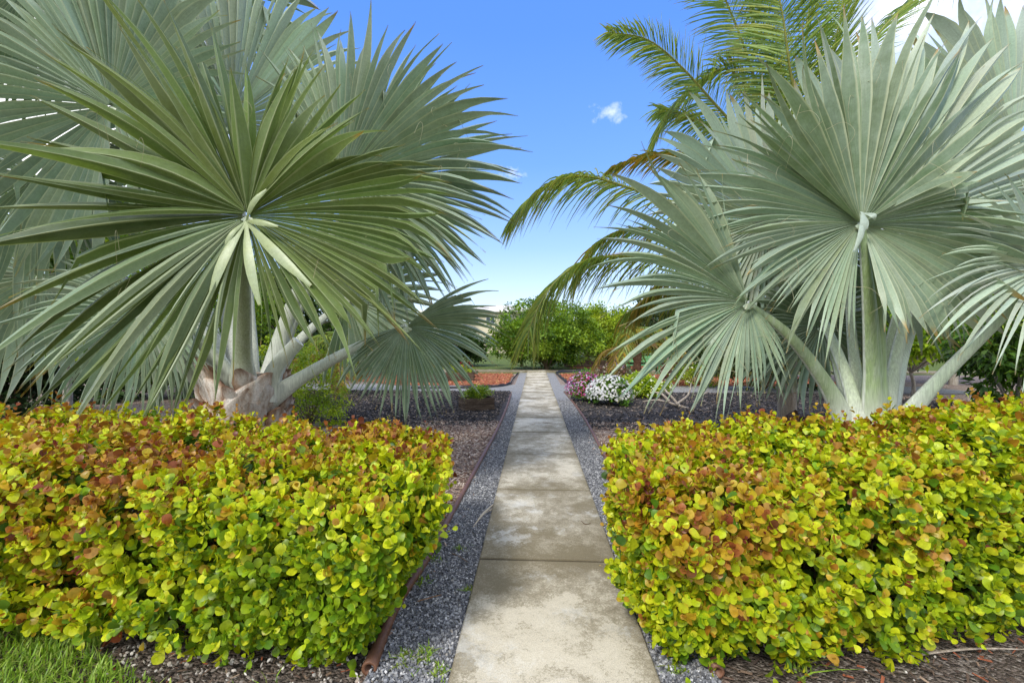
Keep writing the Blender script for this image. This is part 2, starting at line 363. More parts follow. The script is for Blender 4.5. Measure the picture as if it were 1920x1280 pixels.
def scatter(x, y, size, pal, tilt=.35, z=.0, seed=0):
    """size: (lo,hi) for length, width, thickness"""
    r = np.random.RandomState(seed); n = len(x)
    s = np.stack([r.uniform(*q, n) for q in size], 1)
    Mx = rotm(r.rand(n) * 6.283, r.randn(n) * tilt, r.randn(n) * tilt) * s[:, None, :]
    pos = np.stack([x, y, z + s[:, 2] * .5 + r.rand(n) * .012], 1)
    pal = np.array(pal); c = pal[r.randint(0, len(pal), n)] * r.uniform(.7, 1.25, (n, 1))
    return Mx, pos, c
_g = (1 + 5 ** .5) / 2
ICV = np.array([[-1, _g, 0], [1, _g, 0], [-1, -_g, 0], [1, -_g, 0], [0, -1, _g], [0, 1, _g], [0, -1, -_g], [0, 1, -_g], [_g, 0, -1], [_g, 0, 1], [-_g, 0, -1], [-_g, 0, 1]]) / 3.8 * R.uniform(.8, 1.2, (12, 1))
ICF = [[0, 11, 5], [0, 5, 1], [0, 1, 7], [0, 7, 10], [0, 10, 11], [1, 5, 9], [5, 11, 4], [11, 10, 2], [10, 7, 6], [7, 1, 8], [3, 9, 4], [3, 4, 2], [3, 2, 6], [3, 6, 8], [3, 8, 9], [4, 9, 5], [2, 4, 11], [6, 2, 10], [8, 6, 7], [9, 8, 1]]
def scat_obj(name, x, y, size, pal, label, cat, tilt=.35, z=0., seed=0):
    b = MB(); Mx, pos, c = scatter(x, y, size, pal, tilt, z, seed)
    if 'pebble' in name: b.inst(ICV, ICF, Mx, pos, c)
    else: b.inst(BOXV, BOXF, Mx, pos, c)
    return tag(b.build(name, M['bits'], smooth=False), label, cat, kind='stuff')
def rect(n, x0, x1, y0, y1, seed):
    r = np.random.RandomState(seed); return r.uniform(x0, x1, n), r.uniform(y0, y1, n)
xl = lambda y: np.interp(y, PLs[:, 1], PLs[:, 0]); xr = lambda y: np.interp(y, PRs[:, 1], PRs[:, 0])
# brown wood chips
xs, ys = [], []
x, y = rect(9000, -2.2, -.6, 2.6, 9, 1); k = x < xl(y) - .02; xs.append(x[k]); ys.append(y[k])
x, y = rect(5000, .8, 2.4, 2.6, 9, 2); k = x > xr(y) + .02; xs.append(x[k]); ys.append(y[k])
x, y = rect(9000, -9, -1, 4.2, 12, 3); k = ~inside(blk_l, x, y); xs.append(x[k]); ys.append(y[k])
x, y = rect(7000, 2, 12, 4.2, 14, 4); k = ~inside(blk_r, x, y) | (np.random.RandomState(5).rand(len(x)) < .18); xs.append(x[k]); ys.append(y[k])
x, y = rect(900, -.8, 1.0, 2.2, 9, 6); k = ((x < -.42) & (np.abs(x - xl(y)) < .2 * np.random.RandomState(1).rand(len(x)))) | ((x > .6) & (np.abs(x - xr(y)) < .12)); xs.append(x[k]); ys.append(y[k])
scat_obj('wood_chips', np.concatenate(xs), np.concatenate(ys), ((.025, .085), (.006, .018), (.003, .008)),
         [(.36, .26, .20), (.47, .37, .30), (.25, .165, .125), (.53, .45, .38), (.17, .11, .085)], 'brown shredded wood chips covering the beds behind the hedges', 'wood chips', seed=3)
x, y = rect(16000, -8, -.8, 8.3, 14.6, 7); k = inside(blk_l, x, y); x2, y2 = rect(14000, 1, 12, 6.2, 14.6, 8); k2 = inside(blk_r, x2, y2)
scat_obj('black_mulch', np.concatenate([x[k], x2[k2]]), np.concatenate([y[k], y2[k2]]), ((.03, .09), (.012, .03), (.006, .015)),
         [(.045, .042, .043), (.07, .065, .065), (.032, .03, .03), (.055, .051, .053), (.09, .082, .08), (.26, .21, .17)], 'black bark mulch spread over the planting beds', 'mulch', seed=4)
x, y = rect(7000, -10, -.9, 16.4, 22.6, 9); k = inside(red_l, x, y); x2, y2 = rect(6000, 1, 11, 16.6, 22.6, 10); k2 = inside(red_r, x2, y2)
scat_obj('red_mulch', np.concatenate([x[k], x2[k2]]), np.concatenate([y[k], y2[k2]]), ((.04, .11), (.015, .04), (.006, .02)),
         [(.42, .14, .08), (.32, .10, .055), (.50, .21, .13), (.26, .08, .05), (.36, .22, .09)], 'red dyed wood mulch in the far beds', 'mulch', seed=5)
# gravel stones
xs, ys = [], []
for i in range(2):
    x, y = rect(52000, -.95, -.4, 1.8, 13, 20 + i) if i == 0 else rect(46000, .58, 1.05, 1.8, 13, 22)
    keep = np.random.RandomState(i).rand(len(y)) < np.clip(3.4 / y, .25, 1) * np.clip((13 - y) / 6, 0, 1)
    k = keep & ((x > xl(y) + .01) & (x < -.41) if i == 0 else (x < xr(y) - .01) & (x > .59)); xs.append(x[k]); ys.append(y[k])
scat_obj('gravel_stones', np.concatenate(xs), np.concatenate(ys), ((.008, .02), (.007, .015), (.005, .011)),
         [(.15, .155, .168), (.22, .226, .24), (.11, .114, .124), (.31, .315, .325), (.18, .184, .196), (.44, .44, .44)], 'blue grey crushed stone along both sides of the concrete path', 'gravel', tilt=.6, seed=6)
x, y = rect(160, -1.4, -.42, 1.9, 4.6, 31); x2, y2 = rect(60, .62, 2.6, 1.9, 3.2, 32); x3, y3 = rect(260, -2.3, -.8, 1.8, 2.3, 33); x4, y4 = rect(90, -.85, -.42, 1.8, 2.3, 34)
scat_obj('white_pebbles', np.concatenate([x, x2, x3, x4]), np.concatenate([y, y2, y3, y4]), ((.008, .028), (.008, .022), (.006, .016)),
         [(.45, .41, .36), (.36, .32, .27), (.52, .49, .44), (.28, .25, .21)], 'scattered pale limestone pebbles in front of the hedges', 'pebbles', tilt=.6, seed=7)
x, y = rect(2600, .9, 5.5, 1.8, 3.4, 35); x2, y2 = rect(1500, -4.5, -.9, 1.8, 3.2, 36)
scat_obj('leaf_litter', np.concatenate([x, x2]), np.concatenate([y, y2]), ((.012, .06), (.004, .014), (.002, .004)),
         [(.10, .07, .05), (.16, .11, .075), (.07, .05, .04), (.22, .16, .11), (.12, .08, .06), (.24, .08, .04)], 'brown twigs and dead leaves on the soil under the hedges', 'leaf litter', tilt=.3, seed=8)

# ------------------------------------------------------------------ fan palms
SV = np.array([.02, .1, .2, .31, .42, .52, .61, .7, .79, .87, .94, 1.])
def fan(b, hub, keys, n, col, seed=0, split=.5, arch=.05, pleat=.85, brk=.05, lv=.05, tipdrop=.05, wide=1.0, colvar=.12, curl=.05, dens=None, bul=.40, twist=.5, jit=.2):
    """pleated palmate blade: hub (pixel, distance), keys (image angle, reach in px, metres toward the viewer)"""
    r = np.random.RandomState(seed)
    hp = at(*hub); k = np.array(keys, float)
    def vec(a):
        rad = np.interp(a, k[:, 0], k[:, 1]); dz = np.interp(a, k[:, 0], k[:, 2]); t_ = math.radians(a)
        return at(hub[0] + rad * math.cos(t_), hub[1] - rad * math.sin(t_), hub[2] - dz) - hp
    edges = np.linspace(k[0, 0], k[-1, 0], n + 1)
    if dens:
        g = np.linspace(k[0, 0], k[-1, 0], 400); cu = np.cumsum(np.interp(g, *zip(*dens))); edges = np.interp(np.linspace(cu[0], cu[-1], n + 1), cu, g)
    edges = edges + r.randn(n + 1) * np.gradient(edges) * jit
    B = np.array([vec(a) for a in edges]); Bd = unit(B); ns = len(SV)
    spl = np.clip((split + (.05 if split > .4 else 0) if np.isscalar(split) else np.interp(edges, *zip(*split))) + r.randn(n + 1) * .04, .25, .85)
    for i in range(n):
        a = .5 * (edges[i] + edges[i + 1]); V = vec(a); L = np.linalg.norm(V); L0 = L
        V = V * (1 + r.randn() * lv); L = np.linalg.norm(V); d = V / L
        wv = Bd[i + 1] - Bd[i]; wl = np.linalg.norm(wv); wd = wv / wl
        nn = unit(np.cross(wd, d))
        s0 = .5 * (spl[i] + spl[i + 1]); q = np.clip((SV - s0) / (1 - s0), 0, 1)
        up = UP - d * d[2]
        A = up * (L * arch)
        cen = SV[:, None] * V + (4 * SV * (1 - SV))[:, None] * A
        off = nn * r.randn() * curl * L + wd * r.randn() * curl * .6 * L
        cen = cen + (q ** 2)[:, None] * off + (q ** 2)[:, None] * np.array([0, 0, -tipdrop * L * (.5 + r.rand())])
        if r.rand() < brk:                                    # a bent, hanging end
            qb = r.uniform(.2, .6); dn = unit(np.array([r.randn() * .25, r.randn() * .25, -1.]))
            m = np.clip(q - qb, 0, 1) * (1 - s0) * L
            base = cen[np.searchsorted(q, qb) - 1]
            bent = base + m[:, None] * (dn * .9 + d * .25)
            cen = np.where((q > qb)[:, None], bent, cen)
        hw = np.where(q > 0, s0 * L * wl * .5 * (1 + bul * np.sin(np.minimum(q * 2.2, 1) * math.pi * .5)) * np.clip(1 - q ** 1.35, 0, 1) ** .85, SV * L * wl * .5) * wide
        hw = np.maximum(hw, .0022)
        pd = (pleat * hw * (1 - .35 * q))[:, None] * nn
        tw = r.randn() * twist * q                               # free ends turn a little
        wdv = np.cos(tw)[:, None] * wd + np.sin(tw)[:, None] * nn
        li = hp + cen - hw[:, None] * wdv + pd; ri = hp + cen + hw[:, None] * wdv + pd
        # while joined, share the neighbouring edges
        jn = (q <= 0)[:, None]
        eA = [(UP - Bd[e_] * Bd[e_][2]) * np.linalg.norm(B[e_]) * arch for e_ in (i, i + 1)]; PW = (4 * SV * (1 - SV))[:, None]; pe = pd
        li = np.where(jn, hp + SV[:, None] * B[i] + PW * eA[0] + pe, li)
        ri = np.where(jn, hp + SV[:, None] * B[i + 1] + PW * eA[1] + pe, ri)
        c0 = hp + cen - pd
        sp = (np.clip((SV - .88) / .12, 0, 1) * .005)[:, None] * wd
        c = np.asarray(col) * (1 + r.randn() * colvar) * np.array([1 + r.randn() * .05, 1, 1 + r.randn() * .06])
        z = np.zeros(ns)
        for e, cc in ((li, c0 - sp), (ri, c0 + sp)):
            mid = .5 * (e + cc) + (.10 * hw)[:, None] * nn
            P = np.stack([cc, mid, e], 1)
            uv = np.stack([np.stack([z + i + .001, z + i + .5, z + i + .999], 1), np.tile(SV[:, None], (1, 3))], -1)
            b.grid(P, c, uv)
def stalk(b, pts, wid, col, flat=.55):
    P = [at(*p) if len(p) == 3 else np.array(p) for p in pts]
    b.tube(P, [x / 2 for x in wid], 12, col, flat, face=(.15, -1, .1), sub=6)
GREEN = (.150, .195, .055); OLIVE = (.15, .208, .058); SILV = (.25, .33, .215); PALE = (.38, .46, .37); DARKS = (.14, .20, .115); DSIL = (.205, .275, .175)

def frond(palm, hub, keys, n, col, pts, wid, scol=(.42, .47, .34), **kw):
    b = MB(); stalk(b, pts, wid, scol)
    st = b.build('frond', M['stalk'], palm)
    b = MB(); fan(b, hub, keys, n, col, **kw)
    if kw.get('seed') in (1, 21, 22, 24, 4):
        r = np.random.RandomState(kw['seed'] + 500); kk = np.array(keys, float); hp0 = at(*hub)
        for i in range(16):
            a = r.uniform(kk[0, 0], kk[-1, 0]); rad = np.interp(a, kk[:, 0], kk[:, 1]) * r.uniform(.45, .75); dz = np.interp(a, kk[:, 0], kk[:, 2]) * .6 + .06; ta = math.radians(a)
            p0 = at(hub[0] + rad * math.cos(ta), hub[1] - rad * math.sin(ta), hub[2] - dz); l = r.uniform(.06, .2); dd = r.randn(3) * .5
            b.tube([p0, p0 + (dd + [0, 0, .3]) * l, p0 + (dd * 1.6 - [0, 0, .3]) * l, p0 + (dd * .9 - [0, 0, 1.2]) * l], [.0022, .0018, .0015, .001], 4, (.42, .38, .22), cap=False, sub=5)
    # hastula: the short pale flap where stalk and blade meet
    hp = at(*hub)
    b2 = MB(); fan(b2, (hub[0], hub[1], hub[2] - .05), [(k, 13 * 5 / hub[2], .02) for k in (200, 250, 290, 340)], 4, (.45, .5, .36), seed=3, split=.8, pleat=.2, lv=.1, brk=0)
    bl = b.build('leaf_blade', M['fan_green' if kw.get('seed') == 1 else 'fan'], st)
    b2.build('hastula', M['fan'], st)
    return st

# ---- left palm
ZL = 5.45
base = at(462, 800, ZL); base[2] = 0
PLM = thing('fan_palm', base, 'broad fan palm left of the path with one big olive green leaf in front', 'palm tree', 'silver fan palms beside the path')
def boots(palm, c, top, rad, n, seed, mat='boot'):
    """stubby trunk wrapped in the crossed bases of old leaves"""
    r = np.random.RandomState(seed); b = MB()
    b.tube([c + [0, 0, -.05], c + [0, 0, top * .5], c + [0, 0, top]], [rad * .82, rad * .8, rad * .55], 18, (.55, .5, .45), 1., rough=.12)
    tr = b.build('trunk', M[mat], palm)
    for i in range(n):
        a = i * 2.39996 + r.rand() * .3; lev = (i / n)
        z0 = top * (.02 + .62 * lev); hgt = top * r.uniform(.42, .6); b = MB()
        rows = []
        for s in np.linspace(0, 1, 7):
            half = rad * (.80 * (1 - s) ** .65 + .15)
            zz = z0 + hgt * s; rr = rad * (.86 + .26 * s + .05 * lev); cols = []
            for q in np.linspace(-1, 1, 9):
                ang = a + q * half / rad * .95 + (1.15 * s - .45) * (1 if i % 2 else -1)
                bulge = rr + .075 * (1 - q * q) * (.4 + s) + .02 * (i % 3)
                cols.append(c + [math.cos(ang) * bulge, math.sin(ang) * bulge, zz + .06 * (1 - abs(q)) * (1 - s) - .20 * rad * abs(q) ** 2 * s + r.randn() * .006])
            rows.append(cols)
        outer = np.array(rows); inner = outer.copy(); dirn = unit(outer - c - np.array([0, 0, 1]) * (outer[..., 2:3] - c[2])); inner = outer - dirn * .045
        cv = r.uniform(.8, 1.15); cc = np.ones((7, 9, 3)) * cv; cc[-1] *= (.55, .42, .34); cc[:, 0] *= (.45, .30, .22); cc[:, -1] *= (.45, .30, .22); cc[:, 1] *= (.8, .68, .58); cc[:, -2] *= (.8, .68, .58)
        full = np.concatenate([outer, inner[:, ::-1]], 1); b.grid(full, np.concatenate([cc, cc[:, ::-1]], 1), wrap=True)
        e = np.concatenate([outer[-1], inner[-1][::-1]]); b.grid(np.stack([outer[-1], inner[-1]]), (.35, .24, .17))
        b.build('leaf_base', M[mat], palm)
    return tr
boots(PLM, base, 1.22, .36, 30, 2)
WS = (.44, .47, .39)
# big olive leaf in front
L1K = [(-82, 235, .45), (-60, 290, .5), (-45, 330, .6), (-38, 390, .65), (-25, 385, .6), (-12, 378, .5), (3, 366, .45), (10, 366, .4), (20, 356, .35), (33, 322, .3), (42, 300, .1), (52, 350, .15), (62, 345, .0), (72, 350, .0), (82, 355, .0), (92, 330, .1), (103, 415, .2), (108, 440, .3), (124, 480, .6), (130, 525, .8), (142, 450, .85), (153.5, 500, .9), (160, 470, .9), (172, 490, .9), (180, 500, .9), (187, 500, .85), (200, 470, .8), (210, 515, .75), (221, 450, .7), (237, 430, .6), (246, 405, .5), (256, 376, .4), (264, 300, .4)]
L1 = frond(PLM, (462, 405, 4.35), L1K,
    78, OLIVE, [(458, 735, 5.3), (455, 672, 5.12), (456, 600, 4.85), (455, 500, 4.6), (462, 405, 4.38)], [.38, .23, .18, .16, .09], (.36, .41, .27), seed=1, split=[(-82, .5), (-45, .66), (15, .76), (36, .6), (60, .40), (150, .40), (205, .5), (225, .42), (264, .4)], bul=.35, twist=.75, lv=.07, jit=.3, arch=.03, dens=[(-82, 1.5), (15, 1.7), (38, 1.0), (60, .8), (130, .65), (200, .7), (225, 1.2), (264, 1.4)], brk=.09, colvar=.2, curl=.06)
b = MB()                                                      # upper blades that stand out of the fold and cross the others
fan(b, (464, 400, 4.30), [(38, 345, .35), (55, 300, .5), (70, 360, .25), (88, 290, .5), (104, 400, .5), (118, 430, .6), (132, 505, .95), (148, 480, 1.0), (166, 515, 1.05), (186, 530, 1.05)], 19, (.16, .22, .06), seed=77, split=.28, bul=.3, twist=1.1, jit=.7, lv=.12, curl=.10, colvar=.15, brk=0, arch=.03, pleat=.5)
fan(b, (458, 410, 4.28), [(196, 505, .9), (210, 535, .95), (222, 455, .8), (236, 440, .7), (248, 410, .6), (258, 380, .5)], 9, (.27, .34, .20), seed=78, split=.22, bul=.6, twist=1.0, jit=.6, lv=.1, curl=.09, brk=0, arch=.05, pleat=.5)
b.build('leaf_blade', M['fan_green'], L1)
b = MB()                                                      # three pale short segments hanging from the hub, one turned up
for (px, py, dz, wd_) in ((393, 560, .25, 1), (487, 572, .22, 1), (583, 536, .3, 1), (522, 425, .2, .6), (500, 355, .1, .6), (420, 470, .1, .5)):
    h = at(462, 415, 4.28); T_ = at(px, py, 4.28 - dz); n_ = 9; s = np.linspace(0, 1, n_); d = T_ - h; wv = unit(np.cross(d, FW)); L = np.linalg.norm(d)
    cen = h + s[:, None] * d + (np.sin(s * math.pi) * .06)[:, None] * -FW; hw = .048 * wd_ * np.clip(np.sin(np.clip(s, .12, .97) * math.pi * .88 + .12), .08, 1)
    P = np.stack([cen - hw[:, None] * wv, cen - FW * .012, cen + hw[:, None] * wv], 1)
    uv = np.stack([np.tile([.9, .3, .9], (n_, 1)), np.tile(s[:, None] * .96, (1, 3))], -1)
    b.grid(P, (.36, .42, .21), uv)
b.build('short_segment', M['fan'], L1)
frond(PLM, (208, 200, 5.4), [(-80, 250, .1), (-40, 260, 0), (0, 250, -.1), (50, 290, -.2), (90, 330, -.1), (120, 350, .2), (150, 340, .4), (180, 320, .5), (210, 330, .5), (235, 340, .4), (265, 300, .3)],
    75, SILV, [(420, 745, 5.5), (370, 600, 5.7), (290, 400, 5.7), (208, 200, 5.45)], [.26, .14, .11, .07], WS, seed=2, split=.55, arch=.03)
frond(PLM, (437, 225, 6.1), [(-60, 260, 0), (0, 270, -.1), (25, 268, -.1), (40, 285, 0), (60, 290, 0), (90, 320, .2), (120, 340, .3), (160, 320, .2), (200, 290, 0), (240, 270, 0)],
    72, PALE, [(470, 740, 5.6), (468, 600, 5.9), (455, 420, 6.1), (437, 225, 6.12)], [.26, .15, .11, .07], WS, seed=3, split=.6, arch=.02)
frond(PLM, (640, 345, 5.2), [(-95, 230, .2), (-75, 240, .3), (-50, 265, .35), (-35, 275, .4), (-20, 275, .4), (-8, 275, .4), (2, 280, .4), (6, 335, .5), (14, 357, .5), (22, 360, .45), (35, 357, .35), (46, 330, .2), (59, 347, .1), (73, 338, 0), (84, 336, -.1), (100, 320, -.2), (125, 270, -.2)],
    59, DSIL, [(500, 735, 5.5), (535, 610, 5.6), (590, 470, 5.5), (640, 345, 5.22)], [.30, .19, .13, .08], WS, seed=4, split=.5, arch=.05)
frond(PLM, (665, 360, 5.7), [(-80, 240, .1), (-50, 270, .1), (-20, 275, .1), (10, 315, 0), (40, 300, 0), (75, 290, 0), (100, 270, 0), (140, 240, 0)],
    52, SILV, [(505, 735, 5.65), (545, 610, 5.9), (610, 470, 5.9), (665, 360, 5.72)], [.26, .16, .12, .08], WS, seed=14, split=.5, arch=.05)
frond(PLM, (762, 612, 5.0), [(200, 120, .3), (221, 168, .4), (240, 160, .45), (256, 168, .45), (270, 168, .4), (283, 168, .4), (302, 176, .35), (326, 162, .3), (340, 172, .25), (355, 186, .2), (367, 183, .1), (375.5, 180, 0), (384.5, 184, -.1), (393, 168, -.2)],
    52, DARKS, [(510, 745, 5.35), (570, 705, 5.3), (660, 655, 5.15), (762, 612, 5.02)], [.25, .15, .11, .07], (.44, .48, .40), seed=5, split=.5, arch=.07, colvar=.09)
frond(PLM, (650, 560, 6.8), [(-110, 150, 0), (-60, 175, .1), (-20, 200, .1), (8, 200, .1), (20, 195, 0), (45, 180, 0), (90, 170, 0), (150, 170, 0)],
    46, SILV, [(490, 745, 5.7), (560, 640, 6.2), (650, 560, 6.8)], [.26, .14, .08], WS, seed=6, split=.5)
frond(PLM, (70, 330, 5.9), [(150, 240, .2), (190, 260, .4), (225, 270, .4), (255, 270, .3), (280, 270, .3), (305, 260, .2), (335, 240, 0), (365, 210, 0), (400, 200, 0)],
    52, DARKS, [(400, 745, 5.6), (310, 620, 5.9), (180, 470, 6), (70, 330, 5.95)], [.3, .17, .12, .08], WS, seed=7, split=.42, arch=.12, tipdrop=.12)
frond(PLM, (262, 590, 5.2), [(120, 180, 0), (145, 210, .2), (165, 255, .4), (185, 275, .5), (205, 275, .55), (220, 245, .5), (238, 225, .5), (255, 210, .45), (275, 190, .4), (300, 170, .3), (330, 150, .2), (365, 150, 0)],
    54, SILV, [(415, 750, 5.4), (340, 680, 5.35), (262, 590, 5.22)], [.26, .15, .08], WS, seed=8, split=.42, arch=.1, tipdrop=.08)
frond(PLM, (70, 520, 6.5), [(60, 200, 0), (120, 200, 0), (180, 220, .2), (230, 220, .3), (270, 230, .3), (310, 210, .2), (360, 190, 0)],
    46, DSIL, [(420, 745, 5.7), (260, 620, 6.3), (70, 520, 6.5)], [.3, .16, .08], WS, seed=9, split=.45, arch=.08)
frond(PLM, (340, 610, 6.3), [(90, 160, 0), (150, 180, 0), (200, 190, .2), (240, 170, .3), (270, 160, .3), (300, 150, .2), (340, 150, 0)],
    46, DARKS, [(430, 745, 5.7), (390, 680, 6.0), (340, 610, 6.3)], [.3, .16, .08], WS, seed=10, split=.42, arch=.08)
frond(PLM, (60, -40, 5.6), [(100, 260, 0), (160, 260, .2), (200, 280, .3), (240, 260, .2), (280, 260, 0), (320, 270, -.1), (370, 260, -.2)],
    59, DARKS, [(420, 745, 5.6), (360, 500, 6.2), (220, 180, 6.1), (60, -40, 5.65)], [.3, .16, .12, .08], WS, seed=11, split=.6)
frond(PLM, (330, -20, 6.6), [(-80, 250, 0), (-30, 250, 0), (20, 260, 0), (80, 260, 0), (150, 280, 0), (200, 280, 0), (260, 250, 0)],
    59, DSIL, [(440, 745, 5.7), (420, 500, 6.5), (370, 200, 6.8), (330, -20, 6.65)], [.3, .16, .12, .08], WS, seed=12, split=.6)
for i, (x1, y1, z1, w1) in enumerate(((560, 640, 5.3, .26), (372, 640, 5.25, .24), (300, 625, 5.6, .2))):       # stalks cut short by pruning
    b = MB(); stalk(b, [(500 if x1 > 480 else 420, 750, 5.3), ((x1 + 470) / 2, (y1 + 745) / 2, 5.3), (x1, y1, z1)], [.26, .19, w1 * .6], WS); b.build('leaf_stalk', M['stalk'], PLM)

# ---- right palm
ZR = 5.0
base2 = at(1636, 790, ZR); base2[2] = 0
PRM = thing('fan_palm', base2, 'silvery white fan palm with long smooth stalks rising behind the right hedge', 'palm tree', 'silver fan palms beside the path')
boots(PRM, base2, .62, .30, 8, 5)
RS = (.29, .39, .18)
RG = (.14, .205, .105)
frond(PRM, (1615, 420, 4.56), [(33, 300, .3), (45, 350, .0), (60, 395, -.25), (68, 420, -.3), (75, 460, -.25), (84, 455, -.2), (90, 440, -.1), (96, 418, 0), (101, 415, 0), (106, 385, .1), (115, 365, .2), (125, 335, .25), (135, 335, .3), (142, 280, .25)],
    24, RG, [(1636, 800, 4.95), (1634, 700, 4.9), (1628, 560, 4.75), (1615, 420, 4.57)], [.30, .19, .15, .08], RS, seed=21, split=.42, bul=.2, arch=.0, brk=0, curl=.05, lv=.06, twist=.8, jit=.35, pleat=.9)
frond(PRM, (1613, 418, 4.62), [(135, 300, .1), (148, 330, .1), (155, 330, .15), (163, 312, .2), (170, 306, .2), (178, 300, .2), (188, 287, .25), (201, 278, .3), (215, 255, .3), (227, 240, .35), (239, 246, .4), (250, 255, .4), (260, 240, .4), (268, 215, .4)],
    39, SILV, [(1642, 800, 5.02), (1640, 700, 4.98), (1630, 560, 4.85), (1613, 418, 4.64)], [.30, .19, .15, .08], RS, seed=22, split=.5, arch=.03, brk=.03, curl=.05, lv=.08, twist=.7, jit=.35, pleat=.9)
frond(PRM, (1617, 422, 4.7), [(-76, 190, .5), (-50, 250, .4), (-34, 300, .35), (-20, 320, .3), (-8, 330, .3), (5, 320, .3), (14, 290, .35), (22, 250, .5), (29, 222, .6)],
    31, SILV, [(1650, 800, 5.05), (1650, 700, 5.0), (1645, 560, 4.95), (1617, 422, 4.72)], [.26, .16, .12, .08], RS, seed=23, split=.62, arch=.04, brk=.04, pleat=.9)
frond(PRM, (1402, 568, 4.5), [(104, 285, 0), (110, 300, .05), (119, 318, .1), (123, 345, .2), (136, 325, .3), (150, 330, .4), (157, 325, .4), (166, 275, .4), (176, 255, .4), (186, 245, .4), (197, 255, .4), (208, 270, .45), (217, 255, .45), (226, 248, .4), (240, 228, .4), (258, 212, .35), (275, 168, .3), (290, 160, .3), (312, 120, .2)],
    62, SILV, [(1585, 790, 4.95), (1545, 715, 4.9), (1480, 630, 4.7), (1402, 568, 4.52)], [.26, .17, .12, .06], (.28, .36, .19), seed=24, split=.48, lv=.09, twist=.7, jit=.35, arch=.06, brk=.03, pleat=.9)
frond(PRM, (1655, 435, 5.6), [(-70, 240, .1), (-30, 300, .1), (0, 330, .1), (20, 370, .1), (45, 420, 0), (62, 430, 0), (68, 432, 0), (80, 425, 0), (100, 400, 0), (130, 340, 0), (215, 220, 0)],
    75, PALE, [(1655, 800, 5.15), (1668, 660, 5.5), (1690, 540, 5.7), (1655, 435, 5.62)], [.26, .16, .12, .08], (.38, .46, .28), seed=25, split=.6, arch=.02, pleat=.9)
frond(PRM, (1440, 415, 6.0), [(40, 220, 0), (60, 230, 0), (90, 250, 0), (120, 262, 0), (140, 265, .1), (160, 245, .1), (180, 225, .1), (200, 215, .1), (230, 205, .1), (270, 190, .1), (310, 180, 0)],
    65, PALE, [(1600, 790, 5.2), (1560, 650, 5.8), (1500, 520, 6.1), (1440, 415, 6.02)], [.22, .14, .1, .07], RS, seed=26, split=.6, arch=.03)
frond(PRM, (1972, 500, 4.55), [(60, 190, 0), (100, 200, 0), (140, 210, .1), (170, 230, .2), (195, 250, .3), (208, 262, .35), (222, 230, .35), (238, 200, .3), (255, 200, .3), (275, 190, .2), (310, 180, 0)],
    46, PALE, [(1690, 792, 4.9), (1760, 712, 4.8), (1860, 612, 4.65), (1972, 500, 4.57)], [.23, .15, .12, .08], (.44, .53, .38), seed=27, split=.35, arch=.05, tipdrop=.1)
frond(PRM, (1800, 430, 6.1), [(170, 150, 0), (200, 170, .1), (240, 180, .2), (270, 185, .2), (300, 185, .2), (330, 180, .1), (370, 180, 0), (400, 190, 0)],
    46, DSIL, [(1660, 795, 5.2), (1705, 620, 5.8), (1800, 430, 6.12)], [.28, .17, .08], (.44, .52, .38), seed=28, split=.42, arch=.1, tipdrop=.12)
frond(PRM, (1905, 265, 6.4), [(60, 260, 0), (100, 280, 0), (140, 300, 0), (180, 290, .1), (220, 270, .1), (270, 260, .1), (320, 260, 0), (370, 260, 0)],
    65, PALE, [(1660, 795, 5.3), (1720, 560, 6.2), (1830, 400, 6.5), (1905, 265, 6.42)], [.28, .16, .12, .08], RS, seed=29, split=.6, arch=.02)
frond(PRM, (1560, 470, 6.6), [(60, 210, 0), (100, 230, 0), (140, 230, 0), (180, 220, .1), (230, 200, .2), (270, 200, .2), (310, 190, .1), (350, 190, 0)],
    57, DSIL, [(1610, 790, 5.3), (1590, 620, 6.2), (1560, 470, 6.62)], [.28, .16, .08], RS, seed=30, split=.52, arch=.05)
for pts, w_ in (([(1612, 795, 4.9), (1585, 700, 5.05), (1545, 600, 5.3)], [.2, .15, .1]), ([(1660, 800, 5.05), (1682, 660, 5.25), (1715, 540, 5.5)], [.2, .15, .1]), ([(1618, 795, 5.2), (1600, 660, 5.5), (1590, 540, 5.8)], [.2, .14, .1])):
    b = MB(); stalk(b, pts, w_, (.46, .53, .36)); b.build('leaf_stalk', M['stalk'], PRM)
b = MB(); b.tube([at(1622, 780, 5.4), at(1621, 640, 5.5), at(1622, 470, 5.6)], [.03, .028, .02], 8, (.75, .42, .3), 1.); b.build('dried_leaf_stalk', M['bark'], PRM)  # slender rust brown pole, built as a dried leaf stalk

b = MB()
for (x0_, y0_, px, py, dz, wd_) in ((1614, 402, 1602, 470, .14, .62), (1618, 400, 1640, 412, .08, .6), (1616, 398, 1612, 440, .08, .9)):
    h = at(x0_, y0_, 4.5); T_ = at(px, py, 4.5 - dz); n_ = 9; s = np.linspace(0, 1, n_); d = T_ - h; wv = unit(np.cross(d, FW))
    cen = h + s[:, None] * d + (np.sin(s * math.pi) * .05)[:, None] * -FW; hw = .05 * wd_ * np.clip(np.sin(np.clip(s, .12, .97) * math.pi * .88 + .12), .08, 1)
    b.grid(np.stack([cen - hw[:, None] * wv, cen - FW * .014, cen + hw[:, None] * wv], 1), (.36, .43, .36), np.stack([np.tile([.9, .3, .9], (n_, 1)), np.tile(s[:, None] * .9, (1, 3))], -1))
b.build('hub_flap', M['fan'], [o for o in PRM.children if o.name.startswith('frond')][0])

